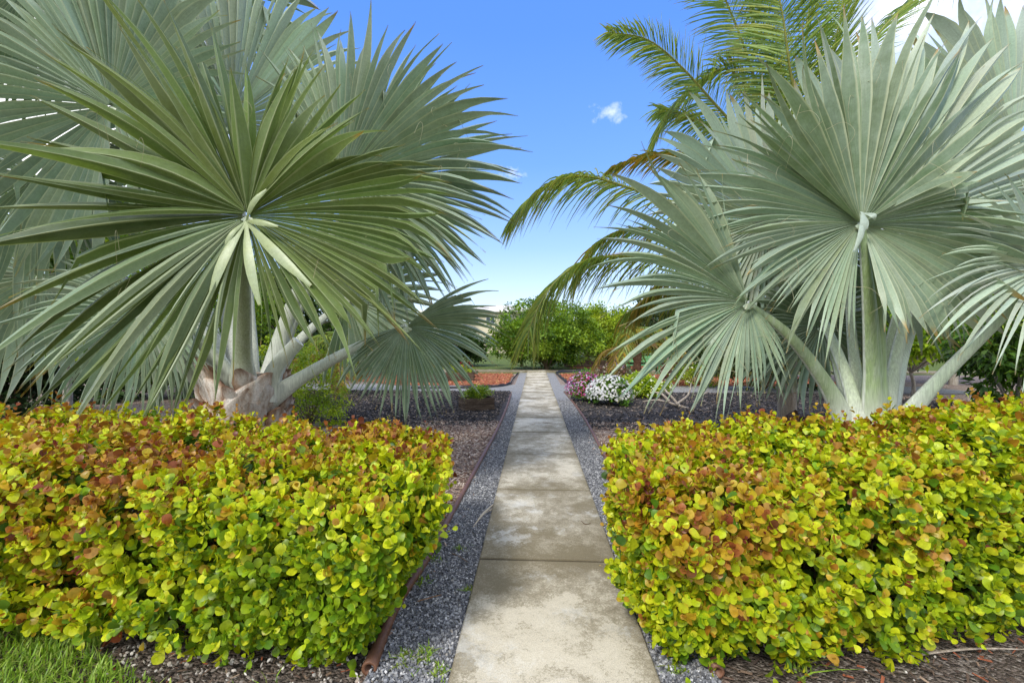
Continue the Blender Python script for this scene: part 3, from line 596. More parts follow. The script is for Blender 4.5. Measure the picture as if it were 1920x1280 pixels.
# ---- small fan palm in front of the right one
b3 = at(1497, 770, 6.0); b3[2] = 0
P3 = thing('fan_palm', b3, 'small young fan palm with brown fibrous trunk tucked below the right silver palm', 'palm tree', 'silver fan palms beside the path')
boots(P3, b3, .62, .2, 8, 9, 'bark')
frond(P3, (1540, 612, 5.8), [(-70, 120, .1), (-30, 120, 0), (0, 115, 0), (45, 110, 0), (90, 110, 0), (150, 130, 0), (190, 150, .1), (225, 150, .2), (250, 160, .3), (268, 150, .3), (285, 120, .2)],
    54, DSIL, [(1500, 735, 6), (1520, 680, 5.95), (1540, 612, 5.82)], [.11, .07, .05], (.50, .50, .22), seed=31, split=.5, arch=.06)
frond(P3, (1470, 640, 6.2), [(60, 90, 0), (110, 100, 0), (170, 110, .1), (210, 115, .2), (250, 110, .2), (290, 100, .1)],
    39, DARKS, [(1492, 735, 6.05), (1484, 690, 6.1), (1470, 640, 6.22)], [.1, .06, .04], (.50, .50, .22), seed=32, split=.5, arch=.06)

# ------------------------------------------------------------------ feather palms
LT = np.array([[0, 0, 0], [.3, .5, .22], [.7, .45, .2], [1, .02, .05]])
def feather(b, P, lens, n, cols, seed, hang=.5, w=.03, fwd=.55, both=1., old=0.):
    r = np.random.RandomState(seed); Q, T = spline(P, 8); m = len(Q)
    S = unit(np.cross(T, UP)); N = unit(np.cross(S, T))
    rows = np.array([0, .12, .35, .6, .82, 1.])
    prof = np.array([.35, .9, 1, .8, .5, .05])
    for i in range(n):
        u = .06 + .94 * (i + r.rand() * .6) / n; k = u * (m - 1); a = int(min(k, m - 2)); f = k - a
        o = Q[a] * (1 - f) + Q[a + 1] * f; tt, ss, nn = T[a], S[a], N[a]
        L = np.interp(u, np.linspace(0, 1, len(lens)), lens)
        for sd_ in (-1, 1):
            if r.rand() > both: continue
            l = L * r.uniform(.85, 1.1)
            d = unit(ss * sd_ + tt * (fwd + .5 * u) * r.uniform(.8, 1.2) + nn * r.uniform(.05, .35))
            h = hang * r.uniform(.7, 1.35)
            cen = o + rows[:, None] * d * l * (1 - .25 * h) + (rows ** 1.8)[:, None] * np.array([0, 0, -1.]) * l * h
            wv = unit(np.cross(np.gradient(cen, axis=0), np.cross(d, UP) + nn * .4 + r.randn(3) * .2))
            hw = (w * .5 * prof)[:, None]
            up_ = unit(np.cross(wv, np.gradient(cen, axis=0))) * hw * .5
            c = np.array(cols[r.randint(0, len(cols))]) * r.uniform(.8, 1.2)
            cc = np.tile(c, (6, 3, 1)); 
            if r.rand() < .35 + old: cc[-1] = (.33, .24, .06); cc[-2] = .5 * cc[-2] + .5 * np.array((.33, .26, .05))
            b.grid(np.stack([cen - hw * wv, cen - up_, cen + hw * wv], 1), cc)
CG = [(.22, .34, .08), (.28, .39, .10), (.18, .29, .08), (.37, .42, .08)]
CY = [(.20, .23, .03), (.30, .26, .03), (.14, .18, .03), (.38, .24, .02)]
CO = [(.30, .21, .04), (.36, .25, .05), (.22, .22, .04), (.22, .15, .06)]
def cfrond(palm, P, lens, n, cols, seed, rad=.035, rc=(.36, .36, .10), **kw):
    P = [at(*p) for p in P]
    b = MB(); b.tube(P, [rad, rad * .7, rad * .45, rad * .15], 7, rc, .7, sub=6); f = b.build('frond', M['coco'], palm)
    b = MB(); feather(b, P, lens, n, cols, seed, **kw); b.build('leaflets', M['coco'], f); return f
bc = at(1475, 760, 7.6); bc[2] = 0
CP = thing('coconut_palm', bc, 'tall coconut palm with feathery arching fronds against the blue sky behind the right fan palm', 'palm tree')
b = MB(); b.tube([bc + [0, 0, -.05], bc + [0, 0, .3], at(1480, 560, 7.6), at(1492, 340, 7.6)], [.2, .15, .12, .13], 12, (.9, .85, .8), 1., rough=.1, sub=8); b.build('trunk', M['pale_bark'], CP)
cfrond(CP, [(1492, 350, 7.6), (1400, 390, 7.4), (1290, 385, 7.1), (1180, 352, 6.9), (1110, 332, 6.7), (1055, 335, 6.6), (1005, 362, 6.5), (965, 405, 6.4)], [.5, .8, .95, .9, .75, .35], 157, CG + [CY[0]], 41, hang=.62, w=.023)
cfrond(CP, [(1492, 370, 7.6), (1380, 460, 7.3), (1270, 480, 7.0), (1170, 480, 6.8), (1100, 488, 6.7), (1045, 525, 6.6), (1010, 575, 6.5), (990, 625, 6.4)], [.5, .8, .9, .9, .75, .4], 163, CG + [CY[0], CY[2]], 42, hang=.75, w=.023)
cfrond(CP, [(1492, 340, 7.6), (1400, 300, 7.6), (1300, 288, 7.5), (1215, 292, 7.5), (1150, 312, 7.4)], [.5, .7, .7, .55, .3], 124, CY, 43, hang=.45, w=.024)
cfrond(CP, [(1492, 330, 7.6), (1420, 280, 7.5), (1345, 200, 7.3), (1280, 128, 7.2), (1215, 75, 7.1), (1140, 60, 7.0)], [.5, .8, 1., .9, .7, .3], 170, CG, 44, hang=.35, w=.023)
cfrond(CP, [(1492, 330, 7.6), (1495, 220, 7.3), (1480, 120, 7.0), (1466, 20, 6.8), (1440, -90, 6.6)], [.6, 1.1, 1.25, 1.1, .8], 190, CG, 45, hang=.22, w=.024)
cfrond(CP, [(1492, 330, 7.6), (1430, 190, 7.6), (1385, 60, 7.5), (1330, -60, 7.3), (1260, -140, 7.2)], [.6, 1., 1.2, 1., .7], 182, CG, 46, hang=.25, w=.024)
cfrond(CP, [(1495, 330, 7.7), (1560, 190, 8.0), (1650, 60, 8.2), (1750, -30, 8.3), (1830, -40, 8.4)], [.6, 1., 1.1, .9, .5], 157, CG, 47, hang=.35, w=.024)
cfrond(CP, [(1490, 380, 7.7), (1420, 440, 7.9), (1330, 490, 8.0), (1250, 520, 8.0), (1190, 580, 8.0)], [.5, .8, .85, .7, .4], 136, CY + CO, 48, hang=.85, w=.026, old=.4)
cfrond(CP, [(1488, 330, 7.7), (1450, 230, 7.9), (1400, 160, 8.0), (1350, 130, 8.1), (1270, 190, 8.1), (1230, 260, 8.1)], [.5, .8, .9, .9, .7, .4], 157, CG + [CY[2]], 49, hang=.5, w=.023)
cfrond(CP, [(1492, 330, 7.8), (1470, 180, 8.0), (1420, 60, 8.1), (1390, -60, 8.2)], [.6, 1.1, 1.2, 1.], 168, CG, 141, hang=.3, w=.024)
cfrond(CP, [(1492, 330, 7.5), (1540, 180, 7.6), (1570, 60, 7.6), (1590, -60, 7.6)], [.6, 1.1, 1.2, 1.], 168, CG, 142, hang=.25, w=.024)
cfrond(CP, [(1490, 340, 7.9), (1400, 270, 8.2), (1310, 230, 8.4), (1235, 205, 8.5), (1150, 235, 8.5)][:4], [.5, .8, .8, .5], 135, CG, 143, hang=.5, w=.024)
cfrond(CP, [(1490, 360, 7.8), (1400, 415, 7.7), (1280, 432, 7.5), (1185, 428, 7.3), (1120, 455, 7.2), (1085, 510, 7.2)], [.5, .8, .85, .8, .4], 110, CY + CG, 151, hang=.7, w=.024)
cfrond(CP, [(1488, 400, 7.9), (1410, 500, 8.1), (1320, 540, 8.2), (1240, 545, 8.2), (1170, 590, 8.2)], [.5, .8, .85, .8, .4], 110, CY + CG, 152, hang=.85, w=.026, old=.2)
cfrond(CP, [(1492, 330, 7.9), (1520, 200, 8.0), (1510, 90, 8.0), (1525, -50, 8.0)], [.6, 1.1, 1.2, .9], 140, CG, 153, hang=.3, w=.024)
# two far feather palms
def small_feather_palm(px, py, Z, top, rad, nf, ln, label, seed, cols, dead=4):
    c = at(px, py, Z); c[2] = 0; r = np.random.RandomState(seed)
    p = thing('feather_palm', c, label, 'palm tree', 'low palms beyond the red mulch beds')
    b = MB(); b.tube([c + [0, 0, -.05], c + [.02, 0, top * .5], c + [.0, 0, top]], [rad * 1.2, rad, rad * .9], 10, (1, .85, .75), 1., rough=.35, sub=8); b.build('trunk', M['bark'], p)
    for i in range(nf + dead):
        a = i * 2.4 + r.rand(); el = r.uniform(.2, 1.2) if i < nf else r.uniform(-.3, .1); l = ln * r.uniform(.8, 1.15)
        dh = np.array([math.cos(a), math.sin(a), 0]); o = c + [0, 0, top]
        P = [o, o + dh * l * .35 * math.cos(el) + UP * l * .4 * math.sin(el) + UP * .05, o + dh * l * .75 * math.cos(el) + UP * (l * .5 * math.sin(el) - .1 * l), o + dh * l * math.cos(el) ** .5 * .95 + UP * (l * .35 * math.sin(el) - .45 * l)]
        b = MB(); b.tube(P, [.03, .02, .012, .005], 5, (.3, .3, .1) if i < nf else (.3, .18, .08), .7); f = b.build('frond', M['coco'], p)
        b = MB(); feather(b, P, [.3, .55, .5, .25], 26, cols if i < nf else CO, seed * 50 + i, hang=.6, w=.05); b.build('leaflets', M['coco'], f)
small_feather_palm(1194, 664, 17., 1.5, .16, 9, 2.0, 'low palm with a brown trunk and orange dead fronds right of the round green shrub', 61, CG + CY, 6)
small_feather_palm(632, 692, 14., 1.1, .18, 9, 1.7, 'low palm with a stout brown trunk behind the red bed left of the path', 62, CG + [CY[0]], 4)

# ------------------------------------------------------------------ hedges
def vnoise(p, f, seed):
    r = np.random.RandomState(seed); o = np.zeros(len(p))
    for i in range(7):
        k = r.randn(3) * f; o += np.sin(p @ k + r.rand() * 6.28)
    return o / 7 ** .5
ROWS = np.array([0, .16, .42, .68, .9, 1.]); WID = np.array([.05, .22, .41, .45, .27, .06])
LFV = np.array([[v, s_ * w_, .16 * (s_ * w_) ** 2 * 3 - .22 * (v - .45) ** 2 + .03] for v, w_ in zip(ROWS, WID) for s_ in (-1, 0, 1)])
LFF = [[3 * i + j, 3 * i + j + 3, 3 * i + j + 4, 3 * i + j + 1] for i in range(5) for j in range(2)]
LIME = np.array([(.50, .55, .016), (.56, .59, .026), (.42, .51, .014), (.35, .46, .013)])
GRN = np.array([(.16, .30, .012), (.10, .22, .012), (.24, .37, .014), (.06, .14, .016)])
ORG = np.array([(.40, .20, .018), (.34, .15, .018), (.44, .28, .022), (.42, .31, .018), (.42, .22, .05)])
RED = np.array([(.15, .026, .022), (.24, .055, .028), (.32, .10, .035)])
def hedge(name, x0, x1, yf, yb, h, tone, n, seed, label, inner, bell_low=.34):
    r = np.random.RandomState(seed)
    Lx = abs(x1 - x0)
    # outline of the cross section, 0..1 over depth and height, with outward normals
    poly = np.array([(.16, -.02), (.03, .12), (0, .42), (.0, .82), (.05, .96), (.15, 1.), (.85, 1.), (.95, .96), (1., .8), (1., .3), (.93, .02)])
    seg = np.diff(poly, axis=0) * np.array([1.4, 1.]); sl_ = np.linalg.norm(seg, axis=1); wgt = sl_ * np.array([.9, 1, 1.1, 1.15, 1.2, 1, 1, .8, .35, .25])
    pts = []; nor = []; dep = []
    ncap = int(n * .22); m = n - ncap
    si = r.choice(len(seg), m, p=wgt / wgt.sum()); f = r.rand(m)
    yz = poly[si] + (poly[si + 1] - poly[si]) * f[:, None]
    nm = np.stack([-seg[:, 1], seg[:, 0]], 1); nm = nm / np.linalg.norm(nm, axis=1, keepdims=True)
    # more twigs close to the path, where they show largest
    ux = r.rand(m) ** 1.25; x = x0 + (x1 - x0) * ux
    N = np.stack([np.zeros(m), nm[si, 0], nm[si, 1]], 1)
    ci = np.stack([r.rand(ncap) ** .9, r.rand(ncap)], 1); xc = np.full(ncap, x0)
    yz = np.vstack([yz, ci]); x = np.concatenate([x, xc]); N = np.vstack([N, np.tile([-np.sign(x1 - x0) * 1., -.15, .3], (ncap, 1))])
    d = r.exponential(.085, n).clip(0, .34) - .03
    de = np.abs(x - x0); rnd_ = np.sqrt(np.clip(1 - (1 - np.clip(de / .28, 0, 1)) ** 2.2, 0, 1)) * .12 + .88
    yz = .5 + (yz - .5) * rnd_[:, None]; yz[:, 1] = np.where(yz[:, 1] < .5, yz[:, 1] * .98, yz[:, 1])
    # leaning end: foot set back, belly out
    bell = np.clip(1 - de / .8, 0, 1) * np.sign(x1 - x0) * (bell_low * (1 - yz[:, 1]) ** 2 + .20 * np.clip(yz[:, 0] - .15, 0, 1) ** 1.3)
    xx = x + bell
    fy = yf(xx); by = yb(xx); hh = h(xx)
    P = np.stack([xx, fy + (by - fy) * yz[:, 0], .06 + (hh - .06) * yz[:, 1]], 1)
    P += N * (vnoise(P, 2.6, seed + 1) * .034 + vnoise(P, 5., seed + 7) * .045 + vnoise(P, 10., seed + 2) * .04 - d + .01)[:, None]
    P[:, 2] = np.maximum(P[:, 2], .05)
    D = unit(N * .75 + UP * (.62 * np.clip(P[:, 2:] / .3, .1, 1)) + r.randn(n, 3) * .38)
    nl = 6
    tl = r.uniform(.08, .145, n) * np.where(r.rand(n) < .06, 1.7, 1)
    S = unit(np.cross(D, r.randn(n, 3)))
    Mx = []; pos = []; cols = []
    age = tone(P) + r.randn(n) * .17
    for k in range(nl):
        q = (k + .6) / nl; top = k >= nl - 2
        sg = 1 if k % 2 else -1
        ld = unit(D * (.35 + .75 * q ** 2) + S * sg * (1.05 - .75 * q) + UP * .12 + r.randn(n, 3) * .22)
        ln_ = unit(np.cross(ld, np.cross(D * .5 + UP * .3 + N * .7, ld)) + r.randn(n, 3) * .32); sdv = unit(np.cross(ln_, ld)); ln_ = np.cross(ld, sdv)
        sz = r.uniform(.028, .059, n) * (1 if k < nl - 1 else .62) * (.9 if top else 1.05)
        Mx.append(np.stack([ld, sdv * r.uniform(.85, 1.1, n)[:, None], ln_], -1) * sz[:, None, None]); pos.append(P + D * (tl * q)[:, None] * .9 - D * .05)
        a = age + .52 * (q - .52) + r.randn(n) * .10
        pick = lambda A: A[r.randint(0, len(A), n)]
        c = np.where((a < .22)[:, None], pick(GRN), np.where((a < .62)[:, None], pick(LIME), np.where((a < .98 - .1 * top)[:, None], pick(ORG), pick(RED))))
        mixk = r.rand(n, 1) * .35; c = c * (1 - mixk) + pick(LIME) * mixk * np.where(a > .8, .4, 1.)[:, None] + c * mixk * np.where(a > .8, .6, 0.)[:, None]
        cols.append(c * r.uniform(.8, 1.2, (n, 1)))
    # older leaves deeper inside, coloured darker to paint shade into the gaps
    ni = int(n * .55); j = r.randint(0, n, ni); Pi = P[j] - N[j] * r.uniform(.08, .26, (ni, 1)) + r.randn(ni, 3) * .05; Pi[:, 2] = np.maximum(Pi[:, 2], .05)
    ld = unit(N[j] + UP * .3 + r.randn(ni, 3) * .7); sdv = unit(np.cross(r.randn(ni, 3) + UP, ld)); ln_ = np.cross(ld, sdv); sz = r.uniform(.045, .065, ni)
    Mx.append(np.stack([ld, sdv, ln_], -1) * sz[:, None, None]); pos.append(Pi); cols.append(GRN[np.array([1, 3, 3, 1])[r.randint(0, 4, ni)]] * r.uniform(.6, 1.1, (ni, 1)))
    Mx = np.concatenate(Mx); pos = np.concatenate(pos); cols = np.concatenate(cols)
    # darker, browner spots toward the tip on part of the leaves
    k = len(LFV); cc = np.repeat(cols[:, None], k, 1); sp = r.rand(len(cols)) < .18
    cc[sp, 15:18] *= np.array([.8, .5, .5]); cc[sp, 12:15] *= np.array([.95, .8, .7])
    cy = .5 * (yf(0. * P[:1, 0] + x0) + yb(0 * P[:1, 0] + x0))[0]
    t_ = thing(name, (x0 + .3 * np.sign(x1 - x0), cy, 0), label, 'hedge', 'clipped hedges in the foreground')
    b = MB(); b.inst(LFV, LFF, Mx, pos, cc); b.build('foliage', M['hedge'], t_)
    b = MB()
    for i in range(int(inner)):
        xa = x0 + (x1 - x0) * (r.rand() ** 1.3) * .88 + .55 * np.sign(x1 - x0); u = r.uniform(.2, .8); ya = yf(np.array([xa]))[0]; yc = yb(np.array([xa]))[0]; hz = h(np.array([xa]))[0]
        p0 = np.array([xa, ya + (yc - ya) * (.35 + .3 * r.rand()), 0.])
        for q in range(4):
            e = np.array([xa + np.clip(r.randn() * .14, -.22, .22), ya + (yc - ya) * r.uniform(.1, .9), hz * r.uniform(.35, .85)])
            b.tube([p0, p0 * .45 + e * .55 + r.randn(3) * .06, e], [.012, .008, .003], 5, (1, 1, 1), sub=3, cap=False)
    b.build('branches', M['twig'], t_)
    return t_
lin = lambda a, b_, x0, x1: (lambda x: a + (b_ - a) * np.clip((x - x0) / (x1 - x0), 0, 1))
def tone_l(P):
    return np.interp(P[:, 0], [-3.2, -2.0, -1.55, -1.1, -.6], [.52, .51, .44, .31, .33]) + .20 * vnoise(P, 1.3, 5) + np.interp(P[:, 2], [.1, .45, .85], [-.20, -.08, .20]) + .1 * vnoise(P, 4., 6)
def tone_r(P):
    return np.interp(P[:, 0], [.6, 1.1, 2., 2.6, 3.6], [.46, .54, .53, .41, .31]) + .18 * vnoise(P, 1.3, 8) + np.interp(P[:, 2], [.1, .45, .9], [-.20, -.06, .14]) + .1 * vnoise(P, 4., 9)
hedge('hedge', -.60, -5.4, lin(2.05, 2.2, -.6, -4), lin(3.7, 3.85, -.6, -4), lin(.86, .92, -.6, -2.5), tone_l, 9600, 100, 'low round-leaved hedge left of the path, lime at its path end, bronze further left', 260)
hedge('hedge', .53, 5.6, lin(2.08, 2.62, .6, 3.2), lin(3.7, 3.8, .6, 4), lin(.88, 1.12, .6, 4.0), tone_r, 10200, 200, 'taller round-leaved hedge right of the path, orange bronze in the middle, yellower at right', 260, .14)

# ------------------------------------------------------------------ shrubs, trees and flowers
L6 = np.array([[0, 0, 0], [.45, .32, .10], [.45, 0, 0], [.45, -.32, .10], [1, 0, -.08]]); L6F = [[0, 2, 1, 1], [0, 3, 2, 2], [1, 2, 4, 4], [2, 3, 4, 4]]
L6F = [[0, 2, 1], [0, 3, 2], [1, 2, 4], [2, 3, 4]]
def crown(b, C_, rad, n, size, pal, seed, clumps=60, csz=.28, wid=1., droop=.0, flat=.75, low=-.95):
    """leaves gathered in clumps through the volume of an uneven crown"""
    r = np.random.RandomState(seed); C_ = np.asarray(C_, float); rad = np.asarray(rad, float)
    dirs = unit(r.randn(clumps * 3, 3)); dirs = dirs[dirs[:, 2] > low][:clumps]; nc = len(dirs)
    rr = np.clip(r.beta(3.2, 1.3, nc), .15, 1) * (1 + .16 * vnoise(dirs, 2.4, seed + 3))
    cc = C_ + dirs * rad * rr[:, None]
    pal = np.array(pal); ccol = pal[r.randint(0, len(pal), nc)] * r.uniform(.8, 1.2, (nc, 1))
    j = r.randint(0, nc, n); cs = csz * rad.min() * r.uniform(.6, 1.35, nc)
    off = r.randn(n, 3) * np.array([1, 1, flat]) * .62
    P = cc[j] + off * cs[j][:, None]; P[:, 2] = np.maximum(P[:, 2], .04)
    ld = unit(unit(P - C_) * .5 + unit(off) * .6 + r.randn(n, 3) * .55 - UP * droop); sdv = unit(np.cross(UP + r.randn(n, 3) * .55, ld)); ln_ = np.cross(ld, sdv)
    s_ = r.uniform(size[0], size[1], n)
    Mx = np.stack([ld, sdv * wid, ln_], -1) * s_[:, None, None]
    c = .65 * ccol[j] + .35 * pal[r.randint(0, len(pal), n)]; c *= r.uniform(.75, 1.25, (n, 1))
    b.inst(L6, L6F, Mx, P, c); return cc
def shrub(name, px, py, Z, wpx, toppx, n, size, pal, label, cat, seed, trunk=.04, low=-.9, lift=0., mat='pale_bark', deep=.8, group=None, stems=6, **kw):
    c = at(px, py, Z); c[2] = 0; rx = wpx / 2 / F * Z; top = H + (640 - toppx) / F * Z
    C_ = c + [0, 0, lift + (top - lift) * .5]; rad = (rx, rx * deep, (top - lift) * .52)
    t_ = thing(name, c, label, cat, group)
    b = MB(); cc = crown(b, C_, rad, n, size, pal, seed, low=low, **kw); b.build('crown' if lift else 'foliage', M['leaf'], t_)
    r = np.random.RandomState(seed + 9); b = MB()
    if lift:
        fork = c + [r.randn() * .05, 0, lift * .9]; b.tube([c + [0, 0, -.05], c + [.02, 0, lift * .45], fork], [trunk * 1.25, trunk, trunk * .8], 9, (1, 1, 1), 1., rough=.15)
    else: fork = c + [0, 0, -.02]
    for k in r.choice(len(cc), min(stems * 2, len(cc)), replace=False):
        e = cc[k]; b.tube([fork, fork * .5 + e * .5 + r.randn(3) * .08 * rx + [0, 0, .05], e], [trunk * .6, trunk * .35, trunk * .1], 6, (1, 1, 1), 1., cap=False)
    b.build('trunk' if lift else 'stems', M[mat], t_); return t_
G1 = [(.045, .10, .018), (.065, .14, .02), (.10, .18, .02), (.035, .075, .018), (.14, .22, .025)]
GY = [(.24, .36, .015), (.29, .39, .02), (.14, .25, .018), (.36, .42, .03)]
GC = [(.10, .20, .015), (.15, .27, .02), (.22, .35, .02), (.055, .125, .015), (.30, .42, .03)]
GD = [(.02, .045, .015), (.035, .07, .018), (.05, .085, .022), (.028, .055, .02)]
GB = [(.12, .26, .02), (.21, .37, .025), (.07, .16, .02), (.33, .45, .03), (.055, .12, .03)]
LM = [(.28, .42, .015), (.38, .50, .02), (.20, .32, .015), (.46, .54, .03)]
OL = [(.09, .11, .03), (.14, .15, .04), (.20, .17, .05), (.07, .09, .03)]
shrub('round_shrub', 1026, 694, 26, 208, 574, 28000, (.09, .19), GC, 'large round green shrub at the far end of the concrete path', 'shrub', 301, .05, clumps=150, csz=.20, mat='twig')
shrub('bright_shrub', 1105, 690, 31, 215, 566, 18000, (.10, .22), GY, 'yellow green spreading shrub behind the round green one', 'shrub', 302, .06, clumps=110, csz=.22, mat='twig', lift=.6)
shrub('wispy_tree', 978, 690, 30, 70, 562, 900, (.08, .2), G1, 'thin wispy sapling poking above the round shrub in front of the house', 'tree', 303, .03, lift=2.2, clumps=40, csz=.22, mat='twig')
shrub('dark_shrub', 1178, 690, 34, 190, 592, 7000, (.14, .3), GD, 'dark bush right of the yellow green shrub', 'shrub', 304, .06, clumps=80, mat='twig')
shrub('small_tree', 1252, 690, 30, 150, 560, 7000, (.14, .28), GD + G1[:2], 'dark green tree half hidden behind the hanging coconut fronds', 'tree', 305, .08, lift=.8, clumps=80)
shrub('dark_shrub', 862, 692, 30, 110, 612, 7000, (.12, .26), G1[:2] + GD, 'dark green bush left of the round shrub below the cream house', 'shrub', 306, .05, clumps=80, mat='twig')
shrub('clipped_shrub', 668, 690, 22, 150, 612, 8000, (.08, .16), GB, 'leafy green bush beyond the red bed left of the path', 'shrub', 307, .05, clumps=80, mat='twig')
shrub('small_tree', 560, 690, 19, 210, 470, 7000, (.14, .28), G1, 'green tree glimpsed through the leaves of the left fan palm', 'tree', 308, .08, lift=1.2, clumps=80)
shrub('lime_shrub', 582, 780, 8.8, 140, 660, 6500, (.03, .07), LM, 'airy lime green shrub beside the left fan palm trunk', 'shrub', 309, .012, clumps=120, csz=.17, mat='twig', stems=14, wid=.8)
shrub('lime_shrub', 530, 745, 10.4, 110, 600, 3500, (.04, .08), LM + GB, 'taller open green shrub rising behind the left fan palm trunk', 'shrub', 310, .014, clumps=80, csz=.2, mat='twig', stems=10, wid=.8)
shrub('broadleaf_shrub', 25, 755, 9.5, 200, 575, 7000, (.10, .2), GD, 'dark broadleaf bush at the left edge under the silver palm leaves', 'shrub', 311, .04, clumps=80, mat='twig')
shrub('broadleaf_shrub', 205, 742, 12.5, 190, 590, 7000, (.10, .2), GD + G1[:1], 'dark bush behind the slender pale trunk at left', 'shrub', 312, .04, clumps=80, mat='twig')
shrub('broadleaf_shrub', 385, 742, 13, 170, 640, 5000, (.08, .18), G1 + GD, 'low dark green bush left of the big palm trunk', 'shrub', 313, .03, clumps=60, mat='twig')
shrub('fruit_tree', 125, 772, 8.8, 330, 330, 6000, (.12, .22), GB, 'slender fruit tree with a pale trunk at the left among palm leaves', 'tree', 314, .075, lift=1.2, clumps=70, csz=.22, wid=.7, droop=.2)
shrub('fruit_tree', 330, 715, 16, 380, 420, 8000, (.16, .3), GB, 'broad green tree behind the left fan palm', 'tree', 315, .1, lift=1., clumps=90, csz=.22, wid=.7)
TG = 'broadleaf fruit trees behind the right fan palm'
shrub('fruit_tree', 1712, 726, 13.5, 260, 500, 6500, (.16, .30), GB + LM[:2], 'leafy young fruit tree with a forked pale trunk behind the right palm stalks', 'tree', 321, .05, lift=.75, clumps=80, csz=.24, wid=.62, droop=.3, group=TG)
shrub('fruit_tree', 1787, 708, 17, 300, 450, 8000, (.18, .34), GB, 'larger fruit tree with a straight pale trunk further back at right', 'tree', 322, .12, lift=1.3, clumps=90, csz=.24, wid=.62, droop=.3, group=TG)
shrub('fruit_tree', 1900, 752, 9.5, 190, 540, 4200, (.14, .26), GB[:3] + GD[2:], 'dark glossy fruit tree drooping low at the right edge', 'tree', 323, .05, lift=.15, clumps=60, csz=.25, wid=.55, droop=.5, group=TG)
shrub('fruit_tree', 1600, 715, 18, 280, 520, 6000, (.18, .3), GB + GD, 'fruit tree hidden behind the middle of the right fan palm', 'tree', 324, .08, lift=.8, clumps=80, csz=.24, wid=.62, droop=.3, group=TG)
shrub('broadleaf_shrub', 1430, 716, 15, 190, 600, 6000, (.10, .2), GD + OL, 'dark low bush between the flower beds and the small fibrous palm', 'shrub', 325, .04, clumps=70, mat='twig')
shrub('broadleaf_shrub', 1345, 700, 21, 150, 600, 5000, (.12, .22), GD + G1[:2], 'dark bush beyond the red bed behind the right palm leaf', 'shrub', 326, .04, clumps=70, mat='twig')
for i, (px, wd_, tp, Z) in enumerate(((-150, 420, 520, 36), (150, 330, 560, 40), (420, 300, 545, 42), (690, 240, 590, 44), (1060, 260, 606, 48), (1330, 260, 556, 44), (1520, 300, 545, 42), (1770, 360, 520, 40), (2030, 420, 500, 38))):
    lab = ('far dark tree beyond the left edge', 'far green tree behind the slender trunk at left', 'far tree behind the middle of the left palm', 'far low tree left of the cream house', 'far dark tree masked by the round green shrub', 'far tree right of the dark bush', 'far tree behind the right palm stalks', 'far tree above the mulch clearing at right', 'far dark tree beyond the right edge')[i]
    shrub('distant_tree', px, 676, Z, wd_, tp, 6000, (.3, .6), GD + G1, lab, 'tree', 340 + i, .15, lift=.6, clumps=70, csz=.26, group='tree line closing the garden')

FLO = np.array([[0, 0, .12]] + [[math.cos(a) * q, math.sin(a) * q, .0 if q < .9 else .05] for i in range(5) for a, q in ((i * 1.2566, .42), (i * 1.2566 + .628, 1.))])
def flo():
    v = [[0, 0, .1]]; f = []
    for i in range(10):
        a = i * .6283; q = 1. if i % 2 else .5; v.append([math.cos(a) * q, math.sin(a) * q, .0])
    f = [[0, i + 1, (i + 1) % 10 + 1] for i in range(10)]; return np.array(v), f
FLV, FLF = flo()
def flower_bush(px, py, Z, wpx, hpx, nleaf, nfl, pal, fcol, label, seed, fs=(.025, .04), ls=(.04, .08), dome=.35, cat='flower bush', side=1.):
    c = at(px, py, Z); c[2] = 0; rx = wpx / 2 / F * Z; hz = hpx / F * Z; r = np.random.RandomState(seed)
    t_ = thing('flower_bush', c, label, cat, 'flowering bushes right of the path')
    C_ = c + [0, 0, hz * dome]; rad = np.array([rx, rx * .85, hz * (1 - dome)])
    b = MB(); crown(b, C_, rad * .93, nleaf, ls, pal, seed, clumps=90, csz=.2, wid=.9, low=-.5); b.build('foliage', M['leaf'], t_)
    d = unit(r.randn(nfl * 3, 3)); d = d[d[:, 2] > -.28][:nfl]; m = len(d)
    P = C_ + d * rad * (r.uniform(.93, 1.05, (m, 1)) + .05 * vnoise(d, 3, seed)[:, None]); nn = unit(d + UP * .3 + r.randn(m, 3) * .35); a = unit(np.cross(nn, r.randn(m, 3))); bb = np.cross(nn, a)
    s_ = r.uniform(fs[0], fs[1], m); fc = np.array(fcol)
    col = fc[r.randint(0, len(fc), m)] * r.uniform(.85, 1.1, (m, 1))
    b = MB(); b.inst(FLV, FLF, np.stack([a, bb, nn], -1) * s_[:, None, None], P, np.clip(col, 0, .9)); b.build('blossoms', M['petal'], t_)
    r2 = np.random.RandomState(seed + 1); b = MB()
    for i in range(8):
        e = C_ + unit(r2.randn(3) + UP) * rad * .5; b.tube([c + r2.randn(3) * [.04, .04, 0], e], [.01, .005], 5, (1, 1, 1), cap=False)
    b.build('stems', M['twig'], t_)
WHT = [(.80, .80, .78), (.85, .84, .84), (.74, .75, .76)]
flower_bush(1143, 758, 11.5, 86, 54, 4500, 800, GB[:3], WHT, 'domed bush covered in white blossoms at the right edge of the path', 401, fs=(.03, .048), dome=.4)
flower_bush(1099, 752, 12.2, 70, 56, 3200, 800, GB[:3], [(.55, .25, .52), (.66, .36, .62), (.45, .03, .16), (.70, .48, .70), (.40, .02, .11), (.50, .05, .2)], 'magenta and lilac flowering bush just left of the white domed bush', 402, fs=(.02, .038), dome=.4)
flower_bush(1205, 742, 13.2, 110, 48, 7000, 130, LM, [(.78, .80, .60), (.7, .72, .4)], 'lime green bush dotted with cream flowers behind the white domed bush', 403, fs=(.025, .045), ls=(.05, .1))
